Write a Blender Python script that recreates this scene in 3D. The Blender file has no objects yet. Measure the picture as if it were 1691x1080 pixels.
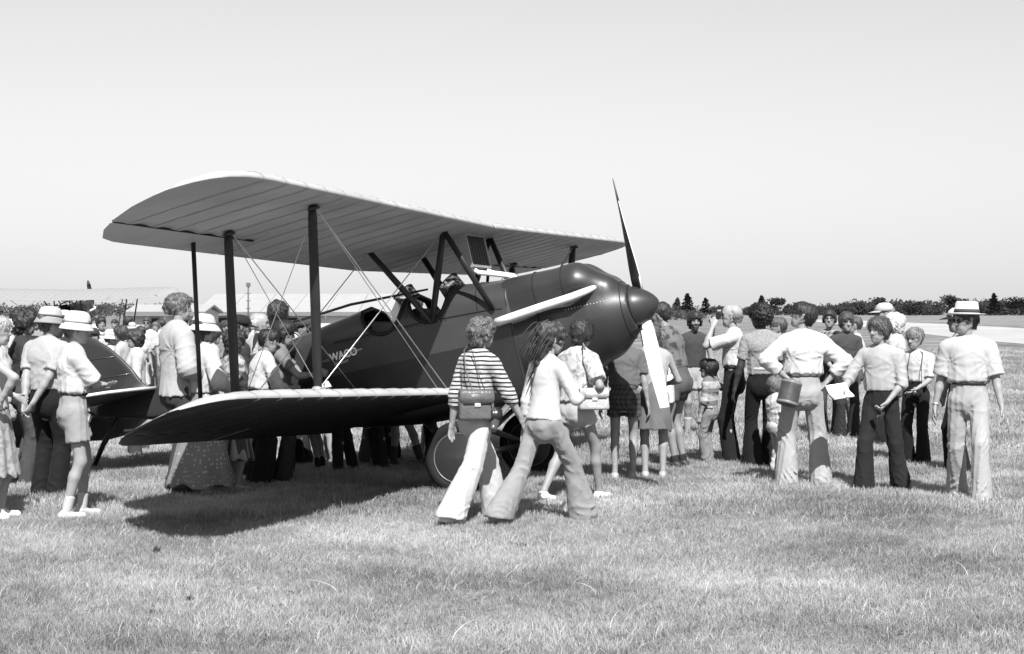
import bpy, bmesh, math, random
import numpy as np
from mathutils import Matrix, Vector

# ------------------------------------------------------------------ camera, sky, sun
scene = bpy.context.scene
COL = scene.collection
PI = math.pi
R = math.radians
EYE = 1.68
FPX, CXP, HZN = 2750.0, 845.5, 514.6            # focal length and horizon row, in pixels of the 1691 px photograph

cam_data = bpy.data.cameras.new('camera')
cam = bpy.data.objects.new('camera', cam_data)
COL.objects.link(cam)
cam.location = (0, 0, EYE)
cam.rotation_euler = (R(90), 0, 0)
cam_data.sensor_width = 36.0
cam_data.lens = 36.0 * FPX / 1691.0
cam_data.shift_y = -(540.0 - HZN) / 1691.0
cam_data.clip_start = 0.1
cam_data.clip_end = 8000
scene.camera = cam

SUN_DIR = Vector((0.13, -0.84, 1.0)).normalized()      # towards the sun: high, behind the camera and a little to the right
sun_el = math.asin(SUN_DIR.z)
sun_az = math.atan2(SUN_DIR.x, SUN_DIR.y)
world = bpy.data.worlds.new('World')
scene.world = world
world.use_nodes = True
wn = world.node_tree
wn.nodes.clear()
w_out = wn.nodes.new('ShaderNodeOutputWorld')
w_bg = wn.nodes.new('ShaderNodeBackground')
w_sky = wn.nodes.new('ShaderNodeTexSky')
w_sky.sky_type = 'NISHITA'
w_sky.sun_disc = False
w_sky.sun_elevation = sun_el
w_sky.sun_rotation = sun_az
w_sky.air_density = 2.7
w_sky.dust_density = 0.03
w_sky.ozone_density = 1.0
w_bw = wn.nodes.new('ShaderNodeRGBToBW')               # a black and white photograph
wn.links.new(w_sky.outputs[0], w_bw.inputs[0])
wn.links.new(w_bw.outputs[0], w_bg.inputs[0])
w_bg.inputs[1].default_value = 0.0615
wn.links.new(w_bg.outputs[0], w_out.inputs[0])

sun_data = bpy.data.lights.new('sun', 'SUN')
sun_data.energy = 5.0
sun_data.angle = R(0.55)
sun_data.color = (1, 1, 1)
sun = bpy.data.objects.new('sun', sun_data)
COL.objects.link(sun)
sun.rotation_euler = SUN_DIR.to_track_quat('Z', 'Y').to_euler()
sun.location = (10, -20, 40)

scene.view_settings.view_transform = 'Standard'
scene.view_settings.look = 'None'
scene.view_settings.exposure = 0.84
scene.view_settings.gamma = 1.0

# ------------------------------------------------------------------ small helpers
def gx(px, d):
    return (px - CXP) / FPX * d

def ground_at(px, py):
    """ground point seen at a pixel of the photograph"""
    d = FPX * EYE / (py - HZN)
    return (gx(px, d), d)

def tag(o, label=None, cat=None, group=None, kind=None):
    if label: o['label'] = label
    if cat: o['category'] = cat
    if group: o['group'] = group
    if kind: o['kind'] = kind
    return o

def empty(name, loc=(0, 0, 0), rz=0.0):
    o = bpy.data.objects.new(name, None)
    o.empty_display_size = 0.2
    COL.objects.link(o)
    o.location = loc
    o.rotation_euler = (0, 0, rz)
    return o

def link_mesh(name, me, mat=None, parent=None, smooth=True):
    if mat is not None:
        me.materials.append(mat)
    if smooth:
        me.polygons.foreach_set('use_smooth', np.ones(len(me.polygons), dtype=bool))
    o = bpy.data.objects.new(name, me)
    COL.objects.link(o)
    if parent is not None:
        o.parent = parent
    return o

def np_mesh(name, v, q):
    """mesh from numpy vertices (n,3) and quads (m,4)"""
    me = bpy.data.meshes.new(name)
    v = np.ascontiguousarray(v, dtype=np.float32)
    q = np.ascontiguousarray(q, dtype=np.int32)
    me.vertices.add(len(v))
    me.vertices.foreach_set('co', v.ravel())
    me.loops.add(q.size)
    me.loops.foreach_set('vertex_index', q.ravel())
    me.polygons.add(len(q))
    n = q.shape[1] if len(q) else 4
    me.polygons.foreach_set('loop_start', np.arange(0, q.size, n, dtype=np.int32))
    me.update(calc_edges=True)
    me.validate()
    return me

def py_mesh(name, verts, faces):
    me = bpy.data.meshes.new(name)
    me.from_pydata([tuple(map(float, v)) for v in verts], [], faces)
    me.update()
    return me

class MB:
    """collects simple shapes into one mesh"""
    def __init__(self):
        self.v = []; self.f = []
    def add(self, vs, fs):
        b = len(self.v)
        self.v += [tuple(x) for x in vs]
        self.f += [tuple(i + b for i in f) for f in fs]
        return self
    def box(self, lo, hi, M=None):
        x0, y0, z0 = lo; x1, y1, z1 = hi
        vs = [(x0,y0,z0),(x1,y0,z0),(x1,y1,z0),(x0,y1,z0),(x0,y0,z1),(x1,y0,z1),(x1,y1,z1),(x0,y1,z1)]
        if M is not None: vs = [tuple(M @ Vector(p)) for p in vs]
        return self.add(vs, [(3,2,1,0),(4,5,6,7),(0,1,5,4),(1,2,6,5),(2,3,7,6),(3,0,4,7)])
    def tube(self, pts, rad, n=8, flat=1.0, side=None, cap=True):
        """tube along points; rad a number or list; flat<1 squeezes the section across 'side'"""
        pts = [Vector(p) for p in pts]
        if not hasattr(rad, '__len__'): rad = [rad] * len(pts)
        b = len(self.v); prev = None
        for i, p in enumerate(pts):
            a = pts[min(i + 1, len(pts) - 1)] - pts[max(i - 1, 0)]
            a.normalize()
            if side is not None: u = Vector(side) - a * a.dot(Vector(side))
            elif prev is not None: u = prev - a * a.dot(prev)
            else:
                u = a.orthogonal()
            u.normalize(); prev = u
            w = a.cross(u)
            for k in range(n):
                t = 2 * PI * k / n
                self.v.append(tuple(p + u * (rad[i] * math.cos(t)) + w * (rad[i] * flat * math.sin(t))))
        for i in range(len(pts) - 1):
            for k in range(n):
                k2 = (k + 1) % n
                self.f.append((b + i*n + k, b + i*n + k2, b + (i+1)*n + k2, b + (i+1)*n + k))
        if cap:
            self.f.append(tuple(b + k for k in reversed(range(n))))
            e = b + (len(pts) - 1) * n
            self.f.append(tuple(e + k for k in range(n)))
        return self
    def lathe(self, prof, n=24, M=None):
        """profile of (r, z) turned about z"""
        b = len(self.v)
        for r, z in prof:
            for k in range(n):
                t = 2 * PI * k / n
                p = Vector((r * math.cos(t), r * math.sin(t), z))
                self.v.append(tuple(M @ p) if M is not None else tuple(p))
        for i in range(len(prof) - 1):
            for k in range(n):
                k2 = (k + 1) % n
                self.f.append((b + i*n + k, b + i*n + k2, b + (i+1)*n + k2, b + (i+1)*n + k))
        return self
    def build(self, name, mat=None, parent=None, smooth=True, fix=True):
        me = py_mesh(name, self.v, self.f)
        if fix:
            bm = bmesh.new(); bm.from_mesh(me)
            bmesh.ops.recalc_face_normals(bm, faces=bm.faces)
            if bm.calc_volume(signed=True) < 0: bmesh.ops.reverse_faces(bm, faces=bm.faces)
            bm.to_mesh(me); bm.free()
        return link_mesh(name, me, mat, parent, smooth)

def bevel_mod(o, w, seg=2, angle=40):
    m = o.modifiers.new('bevel', 'BEVEL')
    m.width = w; m.segments = seg; m.limit_method = 'ANGLE'; m.angle_limit = R(angle)
    return o

# ------------------------------------------------------------------ materials (all grey: the photograph is black and white)
_mats = {}
def nt(mat):
    return mat.node_tree.nodes, mat.node_tree.links

def grey(name, tone, rough=0.8, var=0.12, scale=9.0, bump=0.0, bscale=60.0, stretch=(1, 1, 1), metal=0.0, spec=0.3, coat=0.0, tone_attr=False, trans=0.0):
    key = (name, tone, rough, var, scale, bump, bscale, stretch, metal, spec, coat, tone_attr, trans)
    if key in _mats: return _mats[key]
    m = bpy.data.materials.new(name); m.use_nodes = True
    N, L = nt(m)
    bs = N['Principled BSDF']
    bs.inputs['Roughness'].default_value = rough
    bs.inputs['Metallic'].default_value = metal
    bs.inputs['Specular IOR Level'].default_value = spec
    bs.inputs['Coat Weight'].default_value = coat
    bs.inputs['Coat Roughness'].default_value = 0.12
    tc = N.new('ShaderNodeTexCoord')
    mp = N.new('ShaderNodeMapping'); mp.inputs['Scale'].default_value = stretch
    L.new(tc.outputs['Object'], mp.inputs[0])
    nz = N.new('ShaderNodeTexNoise'); nz.inputs['Scale'].default_value = scale; nz.inputs['Detail'].default_value = 5
    L.new(mp.outputs[0], nz.inputs[0])
    mr = N.new('ShaderNodeMapRange')
    mr.inputs[1].default_value = 0.25; mr.inputs[2].default_value = 0.75
    mr.inputs[3].default_value = tone * (1 - var); mr.inputs[4].default_value = tone * (1 + var)
    L.new(nz.outputs[0], mr.inputs[0])
    src = mr.outputs[0]
    if tone_attr:
        at = N.new('ShaderNodeAttribute'); at.attribute_name = 'tone'
        mu = N.new('ShaderNodeMath'); mu.operation = 'MULTIPLY'
        L.new(src, mu.inputs[0]); L.new(at.outputs['Fac'], mu.inputs[1]); src = mu.outputs[0]
    L.new(src, bs.inputs['Base Color'])
    if bump > 0:
        n2 = N.new('ShaderNodeTexNoise'); n2.inputs['Scale'].default_value = bscale; n2.inputs['Detail'].default_value = 3
        L.new(mp.outputs[0], n2.inputs[0])
        bp = N.new('ShaderNodeBump'); bp.inputs['Strength'].default_value = bump; bp.inputs['Distance'].default_value = 0.02
        L.new(n2.outputs[0], bp.inputs['Height']); L.new(bp.outputs[0], bs.inputs['Normal'])
    if trans > 0:
        tr = N.new('ShaderNodeBsdfTranslucent'); L.new(src, tr.inputs[0])
        mx = N.new('ShaderNodeMixShader'); mx.inputs[0].default_value = trans
        L.new(bs.outputs[0], mx.inputs[1]); L.new(tr.outputs[0], mx.inputs[2])
        L.new(mx.outputs[0], N['Material Output'].inputs[0])
    _mats[key] = m
    return m

def cloth(tone, pat=None, **kw):
    """woven cloth; pat adds a printed pattern"""
    tone = tone * (1 - .42 * min(tone / .6, 1))          # washed summer cotton is never paper white
    key = ('cloth', tone, str(pat), str(sorted(kw.items())))
    if key in _mats: return _mats[key]
    m = bpy.data.materials.new('cloth' if not pat else pat[0] + '_cloth'); m.use_nodes = True
    N, L = nt(m)
    bs = N['Principled BSDF']
    bs.inputs['Roughness'].default_value = 0.9
    bs.inputs['Specular IOR Level'].default_value = 0.15
    bs.inputs['Sheen Weight'].default_value = 0.1 if tone > 0.1 else 0.02
    tc = N.new('ShaderNodeTexCoord')
    def math_(op, a, b=None):
        n = N.new('ShaderNodeMath'); n.operation = op
        for i, s in enumerate((a, b)):
            if s is None: continue
            if isinstance(s, (int, float)): n.inputs[i].default_value = s
            else: L.new(s, n.inputs[i])
        return n.outputs[0]
    def noise(scale, detail=4, vec=None):
        n = N.new('ShaderNodeTexNoise'); n.inputs['Scale'].default_value = scale; n.inputs['Detail'].default_value = detail
        L.new(vec or tc.outputs['Object'], n.inputs[0]); return n.outputs[0]
    def rng(s, a, b, c, d):
        n = N.new('ShaderNodeMapRange'); L.new(s, n.inputs[0])
        for i, v in enumerate((a, b, c, d)): n.inputs[i + 1].default_value = v
        return n.outputs[0]
    v = 0.06
    base = rng(noise(5.0), 0.25, 0.75, tone * (1 - v), tone * (1 + v * 0.6))
    sep = N.new('ShaderNodeSeparateXYZ'); L.new(tc.outputs['Object'], sep.inputs[0])
    if pat:
        t2 = pat[1] * (1 - .42 * min(pat[1] / .6, 1))
        if pat[0] == 'striped':                      # (.., tone, period, duty)
            zz = math_('ADD', sep.outputs[2], rng(noise(6.0), 0, 1, -0.012, 0.012))
            fr = math_('FRACT', math_('DIVIDE', math_('ADD', zz, 3.0), pat[2]))
            fac = math_('LESS_THAN', fr, pat[3])
        elif pat[0] == 'ribbed':                     # vertical stripes
            fr = math_('FRACT', math_('DIVIDE', math_('ADD', math_('ADD', sep.outputs[1], math_('MULTIPLY', sep.outputs[0], 0.4)), 3.0), pat[2]))
            fac = math_('LESS_THAN', fr, pat[3])
        elif pat[0] == 'plaid':
            fz = math_('LESS_THAN', math_('FRACT', math_('DIVIDE', math_('ADD', sep.outputs[2], 3.0), pat[2])), pat[3])
            fy = math_('LESS_THAN', math_('FRACT', math_('DIVIDE', math_('ADD', math_('ADD', sep.outputs[1], sep.outputs[0]), 3.0), pat[2])), pat[3])
            fac = math_('MULTIPLY', math_('ADD', fz, fy), 0.5)
        elif pat[0] == 'dotted':
            vo = N.new('ShaderNodeTexVoronoi'); vo.inputs['Scale'].default_value = pat[2]; vo.inputs['Randomness'].default_value = 0.45
            L.new(tc.outputs['Object'], vo.inputs[0])
            fac = math_('LESS_THAN', vo.outputs['Distance'], pat[3])
        else:                                        # floral / heather blotches
            fac = rng(noise(pat[2], 2), pat[3], pat[3] + 0.06, 0, 1)
        mx = N.new('ShaderNodeMix'); mx.data_type = 'FLOAT'
        L.new(fac, mx.inputs[0]); L.new(base, mx.inputs[2]); mx.inputs[3].default_value = t2
        base = mx.outputs[0]
    L.new(base, bs.inputs['Base Color'])
    # soft creases and weave
    mp = N.new('ShaderNodeMapping'); mp.inputs['Scale'].default_value = (1, 1, 0.45); mp.inputs['Rotation'].default_value = (0.3, 0.5, 0)
    L.new(tc.outputs['Object'], mp.inputs[0])
    wv = N.new('ShaderNodeVectorMath'); wv.operation = 'MULTIPLY_ADD'
    nw = N.new('ShaderNodeTexNoise'); nw.inputs['Scale'].default_value = 5.0; L.new(tc.outputs['Object'], nw.inputs[0])
    L.new(nw.outputs[1], wv.inputs[0]); wv.inputs[1].default_value = (.25, .25, .25); L.new(mp.outputs[0], wv.inputs[2])
    nr = N.new('ShaderNodeTexNoise'); nr.noise_type = 'RIDGED_MULTIFRACTAL'; nr.inputs['Scale'].default_value = kw.get('crease', 9.0); nr.inputs['Detail'].default_value = 1.5
    L.new(wv.outputs[0], nr.inputs[0]); n1 = math_('MULTIPLY', nr.outputs[0], .45)
    n2 = noise(130.0, 2)
    hgt = math_('ADD', n1, math_('MULTIPLY', n2, 0.12))
    bp = N.new('ShaderNodeBump'); bp.inputs['Strength'].default_value = kw.get('bump', 0.55); bp.inputs['Distance'].default_value = 0.035
    L.new(hgt, bp.inputs['Height']); L.new(bp.outputs[0], bs.inputs['Normal'])
    _mats[key] = m
    return m

def skin_mat(tone):
    return grey('skin', tone, rough=0.55, var=0.1, scale=12, spec=0.35, tone_attr=True)

def hair_mat(tone):
    return grey('hair', tone, rough=0.5, var=0.5, scale=60, bump=0.45, bscale=90, stretch=(1, 1, 0.16), spec=0.4)
# ------------------------------------------------------------------ smooth blended solids, meshed with surface nets
class Prim:
    __slots__ = ('a', 'b', 'ra', 'rb', 'sx', 'sy', 'u', 'f0', 'f1', 'k', 'lo', 'hi', 'n1')
    def __init__(self, a, b, ra, rb=None, sx=1.0, sy=1.0, u=None, f0=False, f1=False, k=0.03, n1=None):
        self.a = np.array(a, float); self.b = np.array(b, float)
        if np.linalg.norm(self.b - self.a) < 1e-5: self.b = self.a + np.array([0, 0, 1e-4])
        self.ra = ra; self.rb = ra if rb is None else rb
        self.n1 = n1
        self.sx, self.sy, self.u, self.f0, self.f1, self.k = sx, sy, u, f0, f1, k
        r = max(self.ra, self.rb) * max(1.0, sx, sy)
        self.lo = np.minimum(self.a, self.b) - r
        self.hi = np.maximum(self.a, self.b) + r

def prim_eval(p, X, Y, Z):
    ba = p.b - p.a
    L2 = float(ba @ ba); Ln = math.sqrt(L2)
    px, py, pz = X - p.a[0], Y - p.a[1], Z - p.a[2]
    t = (px * ba[0] + py * ba[1] + pz * ba[2]) / L2
    h = np.clip(t, 0, 1)
    qx, qy, qz = px - h * ba[0], py - h * ba[1], pz - h * ba[2]
    r = p.ra + (p.rb - p.ra) * h
    if p.u is None:
        d = np.sqrt(qx * qx + qy * qy + qz * qz) - r
    else:
        ax = ba / Ln
        u = np.array(p.u, float); u = u - ax * (u @ ax); u /= np.linalg.norm(u)
        w = np.cross(ax, u)
        du = (qx * u[0] + qy * u[1] + qz * u[2]) / p.sx
        dw = (qx * w[0] + qy * w[1] + qz * w[2]) / p.sy
        da = qx * ax[0] + qy * ax[1] + qz * ax[2]
        d = (np.sqrt(du * du + dw * dw + da * da) - r) * min(p.sx, p.sy, 1.0)
    if p.f0: d = np.maximum(d, -t * Ln)
    if p.f1: d = np.maximum(d, (t - 1) * Ln)
    if p.n1 is not None: d = np.maximum(d, (X - p.b[0]) * p.n1[0] + (Y - p.b[1]) * p.n1[1] + (Z - p.b[2]) * p.n1[2])
    return d

def sdf_mesh(prims, h, subs=(), disp=None, clips=(), pad=0.0):
    lo = np.min([p.lo for p in prims], axis=0) - (2.5 * h + pad)
    hi = np.max([p.hi for p in prims], axis=0) + (2.5 * h + pad)
    n = np.ceil((hi - lo) / h).astype(int) + 1
    ax = [(lo[i] + h * np.arange(n[i])).astype(np.float32) for i in range(3)]
    D = np.full(n, 0.2, dtype=np.float32)
    def sl(p, e):
        r = []
        for i in range(3):
            a = max(0, int((p.lo[i] - e - lo[i]) / h)); b = min(n[i], int((p.hi[i] + e - lo[i]) / h) + 2)
            r.append(slice(a, b))
        return tuple(r)
    for p in prims:
        s = sl(p, max(p.k, 2.5 * h))
        X, Y, Z = ax[0][s[0], None, None], ax[1][None, s[1], None], ax[2][None, None, s[2]]
        d = prim_eval(p, X, Y, Z)
        c = D[s]
        if p.k > 0:
            hh = np.clip(0.5 + 0.5 * (c - d) / p.k, 0, 1)
            D[s] = c + (d - c) * hh - p.k * hh * (1 - hh)
        else:
            D[s] = np.minimum(c, d)
    for p in subs:
        s = sl(p, p.k + h)
        X, Y, Z = ax[0][s[0], None, None], ax[1][None, s[1], None], ax[2][None, None, s[2]]
        d = -prim_eval(p, X, Y, Z)
        c = D[s]
        if p.k > 0:
            hh = np.clip(0.5 - 0.5 * (c - d) / p.k, 0, 1)
            D[s] = c + (d - c) * hh + p.k * hh * (1 - hh)
        else:
            D[s] = np.maximum(c, d)
    for (nx, ny, nz, off) in clips:
        pl = nx * ax[0][:, None, None] + ny * ax[1][None, :, None] + nz * ax[2][None, None, :] - off
        D = np.maximum(D, pl.astype(np.float32))
    if disp is not None:
        I = np.nonzero(np.abs(D) < 3 * h + pad)
        D[I] += disp(ax[0][I[0]], ax[1][I[1]], ax[2][I[2]])
    # keep the border outside
    D[0], D[-1] = 0.1, 0.1; D[:, 0], D[:, -1] = 0.1, 0.1; D[:, :, 0], D[:, :, -1] = 0.1, 0.1
    S = D < 0
    c8 = [S[i:n[0]-1+i, j:n[1]-1+j, k:n[2]-1+k] for i in (0, 1) for j in (0, 1) for k in (0, 1)]
    cnt = np.zeros(c8[0].shape, np.int8)
    for c in c8: cnt += c
    act = (cnt > 0) & (cnt < 8)
    I = np.nonzero(act)
    idx = np.full(act.shape, -1, np.int32)
    N = len(I[0])
    if N == 0: return np.zeros((0, 3)), np.zeros((0, 4), int)
    idx[I] = np.arange(N)
    off = [(i, j, k) for i in (0, 1) for j in (0, 1) for k in (0, 1)]
    vals = [D[I[0] + o[0], I[1] + o[1], I[2] + o[2]] for o in off]
    acc = np.zeros((N, 3), np.float32); m = np.zeros(N, np.float32)
    for a in range(8):
        for b in range(a + 1, 8):
            df = [off[b][i] - off[a][i] for i in range(3)]
            if sum(abs(x) for x in df) != 1: continue
            va, vb = vals[a], vals[b]
            cr = (va < 0) != (vb < 0)
            t = np.where(cr, va / np.where(cr, va - vb, 1), 0)
            for i in range(3):
                acc[:, i] += np.where(cr, off[a][i] + t * df[i], 0)
            m += cr
    V = acc / m[:, None]
    V = (np.stack(I, 1) + V) * h + lo
    Q = []
    for axis in range(3):
        o1, o2 = [(1, 2), (2, 0), (0, 1)][axis]
        A = S[tuple(slice(0, -1) if i == axis else slice(None) for i in range(3))]
        B = S[tuple(slice(1, None) if i == axis else slice(None) for i in range(3))]
        E = np.nonzero(A != B)
        E = np.stack(E, 1)
        ok = (E[:, o1] > 0) & (E[:, o2] > 0) & (E[:, o1] < n[o1] - 1) & (E[:, o2] < n[o2] - 1)
        E = E[ok]
        if not len(E): continue
        sgn = A[E[:, 0], E[:, 1], E[:, 2]]
        def ci(d1, d2):
            C = E.copy(); C[:, o1] += d1; C[:, o2] += d2
            return idx[C[:, 0], C[:, 1], C[:, 2]]
        q = np.stack([ci(-1, -1), ci(0, -1), ci(0, 0), ci(-1, 0)], 1)
        q[~sgn] = q[~sgn][:, ::-1]
        Q.append(q)
    Q = np.concatenate(Q)
    Q = Q[(Q >= 0).all(1)]
    return V, Q

def waves(rng, amp, freq, stretch=(1, 1, 1), n=5, warp=1.3):
    """random folded ripples"""
    st = np.array(stretch)
    ks = []
    for _ in range(n):
        k = rng.normal(size=3); k /= np.linalg.norm(k)
        ks.append((k * st * freq * rng.uniform(0.6, 1.5), rng.uniform(0, 6.28), rng.normal(size=3) * freq * 0.35, rng.uniform(0, 6.28)))
    def f(x, y, z):
        s = 0
        for k, ph, k2, ph2 in ks:
            s = s + np.sin(k[0]*x + k[1]*y + k[2]*z + ph + warp * np.sin(k2[0]*x + k2[1]*y + k2[2]*z + ph2))
        return (amp / n ** 0.5) * s
    return f

def creases(rng, amp, freq, stretch=(1, 1, 1), n=6):
    """sharp-topped soft folds, patchy like creased cloth"""
    st = np.array(stretch); ks = []
    for _ in range(n):
        k = rng.normal(size=3) * st; k = k / np.linalg.norm(k)
        ks.append((k * freq * rng.uniform(.7, 1.5), rng.uniform(0, 6.28), rng.normal(size=3) * 9, rng.uniform(0, 6.28), rng.normal(size=3) * 11, rng.uniform(0, 6.28)))
    def f(x, y, z):
        s = 0
        for k, ph, k2, ph2, k3, ph3 in ks:
            r = 1 - np.abs(np.sin(k[0]*x + k[1]*y + k[2]*z + ph + 1.1 * np.sin(k2[0]*x + k2[1]*y + k2[2]*z + ph2)))
            m = np.clip(.5 + .9 * np.sin(k3[0]*x + k3[1]*y + k3[2]*z + ph3), 0, 1)
            s = s - r * r * m
        return amp * s
    return f
# ------------------------------------------------------------------ people
RES = {'n': (0.0112, 0.019, 0.0075, 0.0062), 'm': (0.020, 0.024, 0.011, 0.009), 'f': (0.027, 0.032, 0.015, 0.014)}
_pcount = [0]

def unit(v):
    v = np.array(v, float); return v / max(np.linalg.norm(v), 1e-9)

def rot_axis(v, axis, ang):
    return np.array(Matrix.Rotation(ang, 3, Vector(axis)) @ Vector(v))

def ik(a, c, l1, l2, pole):
    """middle joint of a two-bone limb from a to c bending towards pole; returns joint and reached end"""
    a, c = np.array(a, float), np.array(c, float)
    d = c - a; L = np.linalg.norm(d)
    mx = (l1 + l2) * 0.998
    if L > mx:
        c = a + d * (mx / L); d = c - a; L = mx
    L = max(L, abs(l1 - l2) + 0.01)
    dn = unit(d)
    x = (l1 * l1 - l2 * l2 + L * L) / (2 * L)
    hgt = math.sqrt(max(l1 * l1 - x * x, 0))
    p = np.array(pole, float); p = unit(p - dn * (p @ dn))
    return a + dn * x + p * hgt, c

def hand_mesh(w, d, thumb, palm, sc, curl, h):
    """palm with five fingers; w wrist, d direction, thumb side, palm normal"""
    d = unit(d); t = unit(np.array(thumb) - d * (np.array(thumb) @ d)); p = np.cross(d, t)
    if p @ np.array(palm) < 0: p = -p
    pr = [Prim((-0.03, 0, 0), (0.01, 0, 0), 0.026, 0.028, sx=1, sy=.78, u=(0, 1, 0), k=.01),
          Prim((0.012, 0, 0), (0.078, 0, 0.002), 0.034, 0.040, sx=1, sy=.36, u=(0, 1, 0), k=.012)]
    for i, (y, ln) in enumerate(((.030, .072), (.0105, .081), (-.0095, .075), (-.028, .058))):
        c1, c2 = curl * (0.8 + .1 * i), curl * 1.9
        a = np.array((.085 - abs(y) * .25, y, 0.002))
        b = a + np.array((math.cos(c1), y * 1.2, math.sin(c1))) * ln * .5
        e = b + np.array((math.cos(c2), y * .6, math.sin(c2))) * ln * .5
        pr += [Prim(a, b, .0095, .0088, k=.004), Prim(b, e, .0088, .0072, k=.004)]
    pr += [Prim((.02, .022, .004), (.052, .047, .012), .014, .0105, k=.008), Prim((.052, .047, .012), (.083, .052, .02), .0100, .0085, k=.004)]
    V, Q = sdf_mesh(pr, h / sc)
    V = V * sc
    return np.array(w) + V[:, :1] * d + V[:, 1:2] * t + V[:, 2:3] * p, Q if np.cross(d, t) @ p > 0 else Q[:, ::-1]

def head_mesh(hs, h, beard=0, moustache=0, female=False):
    m = 0.92 if female else 1.0
    pr = [Prim((-.03, 0, .032), (.025, 0, .04), .088, .078, sx=.87, u=(0, 1, 0), k=.03),
          Prim((.02, 0, .005), (.046, 0, -.07), .066, .044 * m, sx=.93, u=(0, 1, 0), k=.03),
          Prim((0, -.04, -.04), (.05, -.014, -.088), .028, .022 * m, k=.025), Prim((0, .04, -.04), (.05, .014, -.088), .028, .022 * m, k=.025),
          Prim((.088, 0, .02), (.109, 0, -.02), .009, .0135, k=.010),
          Prim((.094, -.013, -.024), (.094, .013, -.024), .009, .009, k=.006),
          Prim((.078, -.045, .034), (.086, 0, .03), .012, .013, k=.012), Prim((.078, .045, .034), (.086, 0, .03), .012, .013, k=.012),
          Prim((.056, -.038, -.010), (.066, -.032, -.016), .024, .020, k=.025), Prim((.056, .038, -.010), (.066, .032, -.016), .024, .020, k=.025),
          Prim((.084, -.009, -.054), (.084, .009, -.054), .0085, .0085, k=.012), Prim((.066, -.022, -.055), (.066, .022, -.055), .026, .026, k=.02),
          Prim((.072, 0, -.092), (.076, 0, -.09), .020 * m, .02 * m, k=.015)]
    for s in (-1, 1):
        pr.append(Prim((-.008, s * .077, .016), (-.002, s * .075, -.022), .018, .012, sx=.4, u=(0, 1, 0), k=.006))
    subs = [Prim((.103, s * .031, .010), (.103, s * .033, .010), .0165, k=.008) for s in (-1, 1)]
    if beard: pr += [Prim((.03, 0, -.06), (.066, 0, -.105), .055, .034, k=.01)]
    V, Q = sdf_mesh(pr, h / hs, subs=subs)
    tone = np.ones(len(V))
    for s in (-1, 1):
        d = np.sqrt(((V[:, 1] - s * .031) / 1.35) ** 2 + (V[:, 2] - .010) ** 2); tone[(d < .0105) & (V[:, 0] > .06)] = .22
        d = np.sqrt(((V[:, 1] - s * .032) / 2.2) ** 2 + (V[:, 2] - .036) ** 2); tone[(d < .007) & (V[:, 0] > .06)] = .45
    tone[(np.abs(V[:, 1]) < .013) & (np.abs(V[:, 2] + .055) < .005) & (V[:, 0] > .08)] = .62
    if moustache: tone[(np.abs(V[:, 1]) < .030) & (np.abs(V[:, 2] + .041) < .0085) & (V[:, 0] > .07)] = .12
    if beard: tone[(V[:, 2] < -.035) & (V[:, 0] > -.02) & ~((np.abs(V[:, 1]) < .02) & (np.abs(V[:, 2] + .056) < .007))] = .12
    return V * hs, Q, tone

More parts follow.
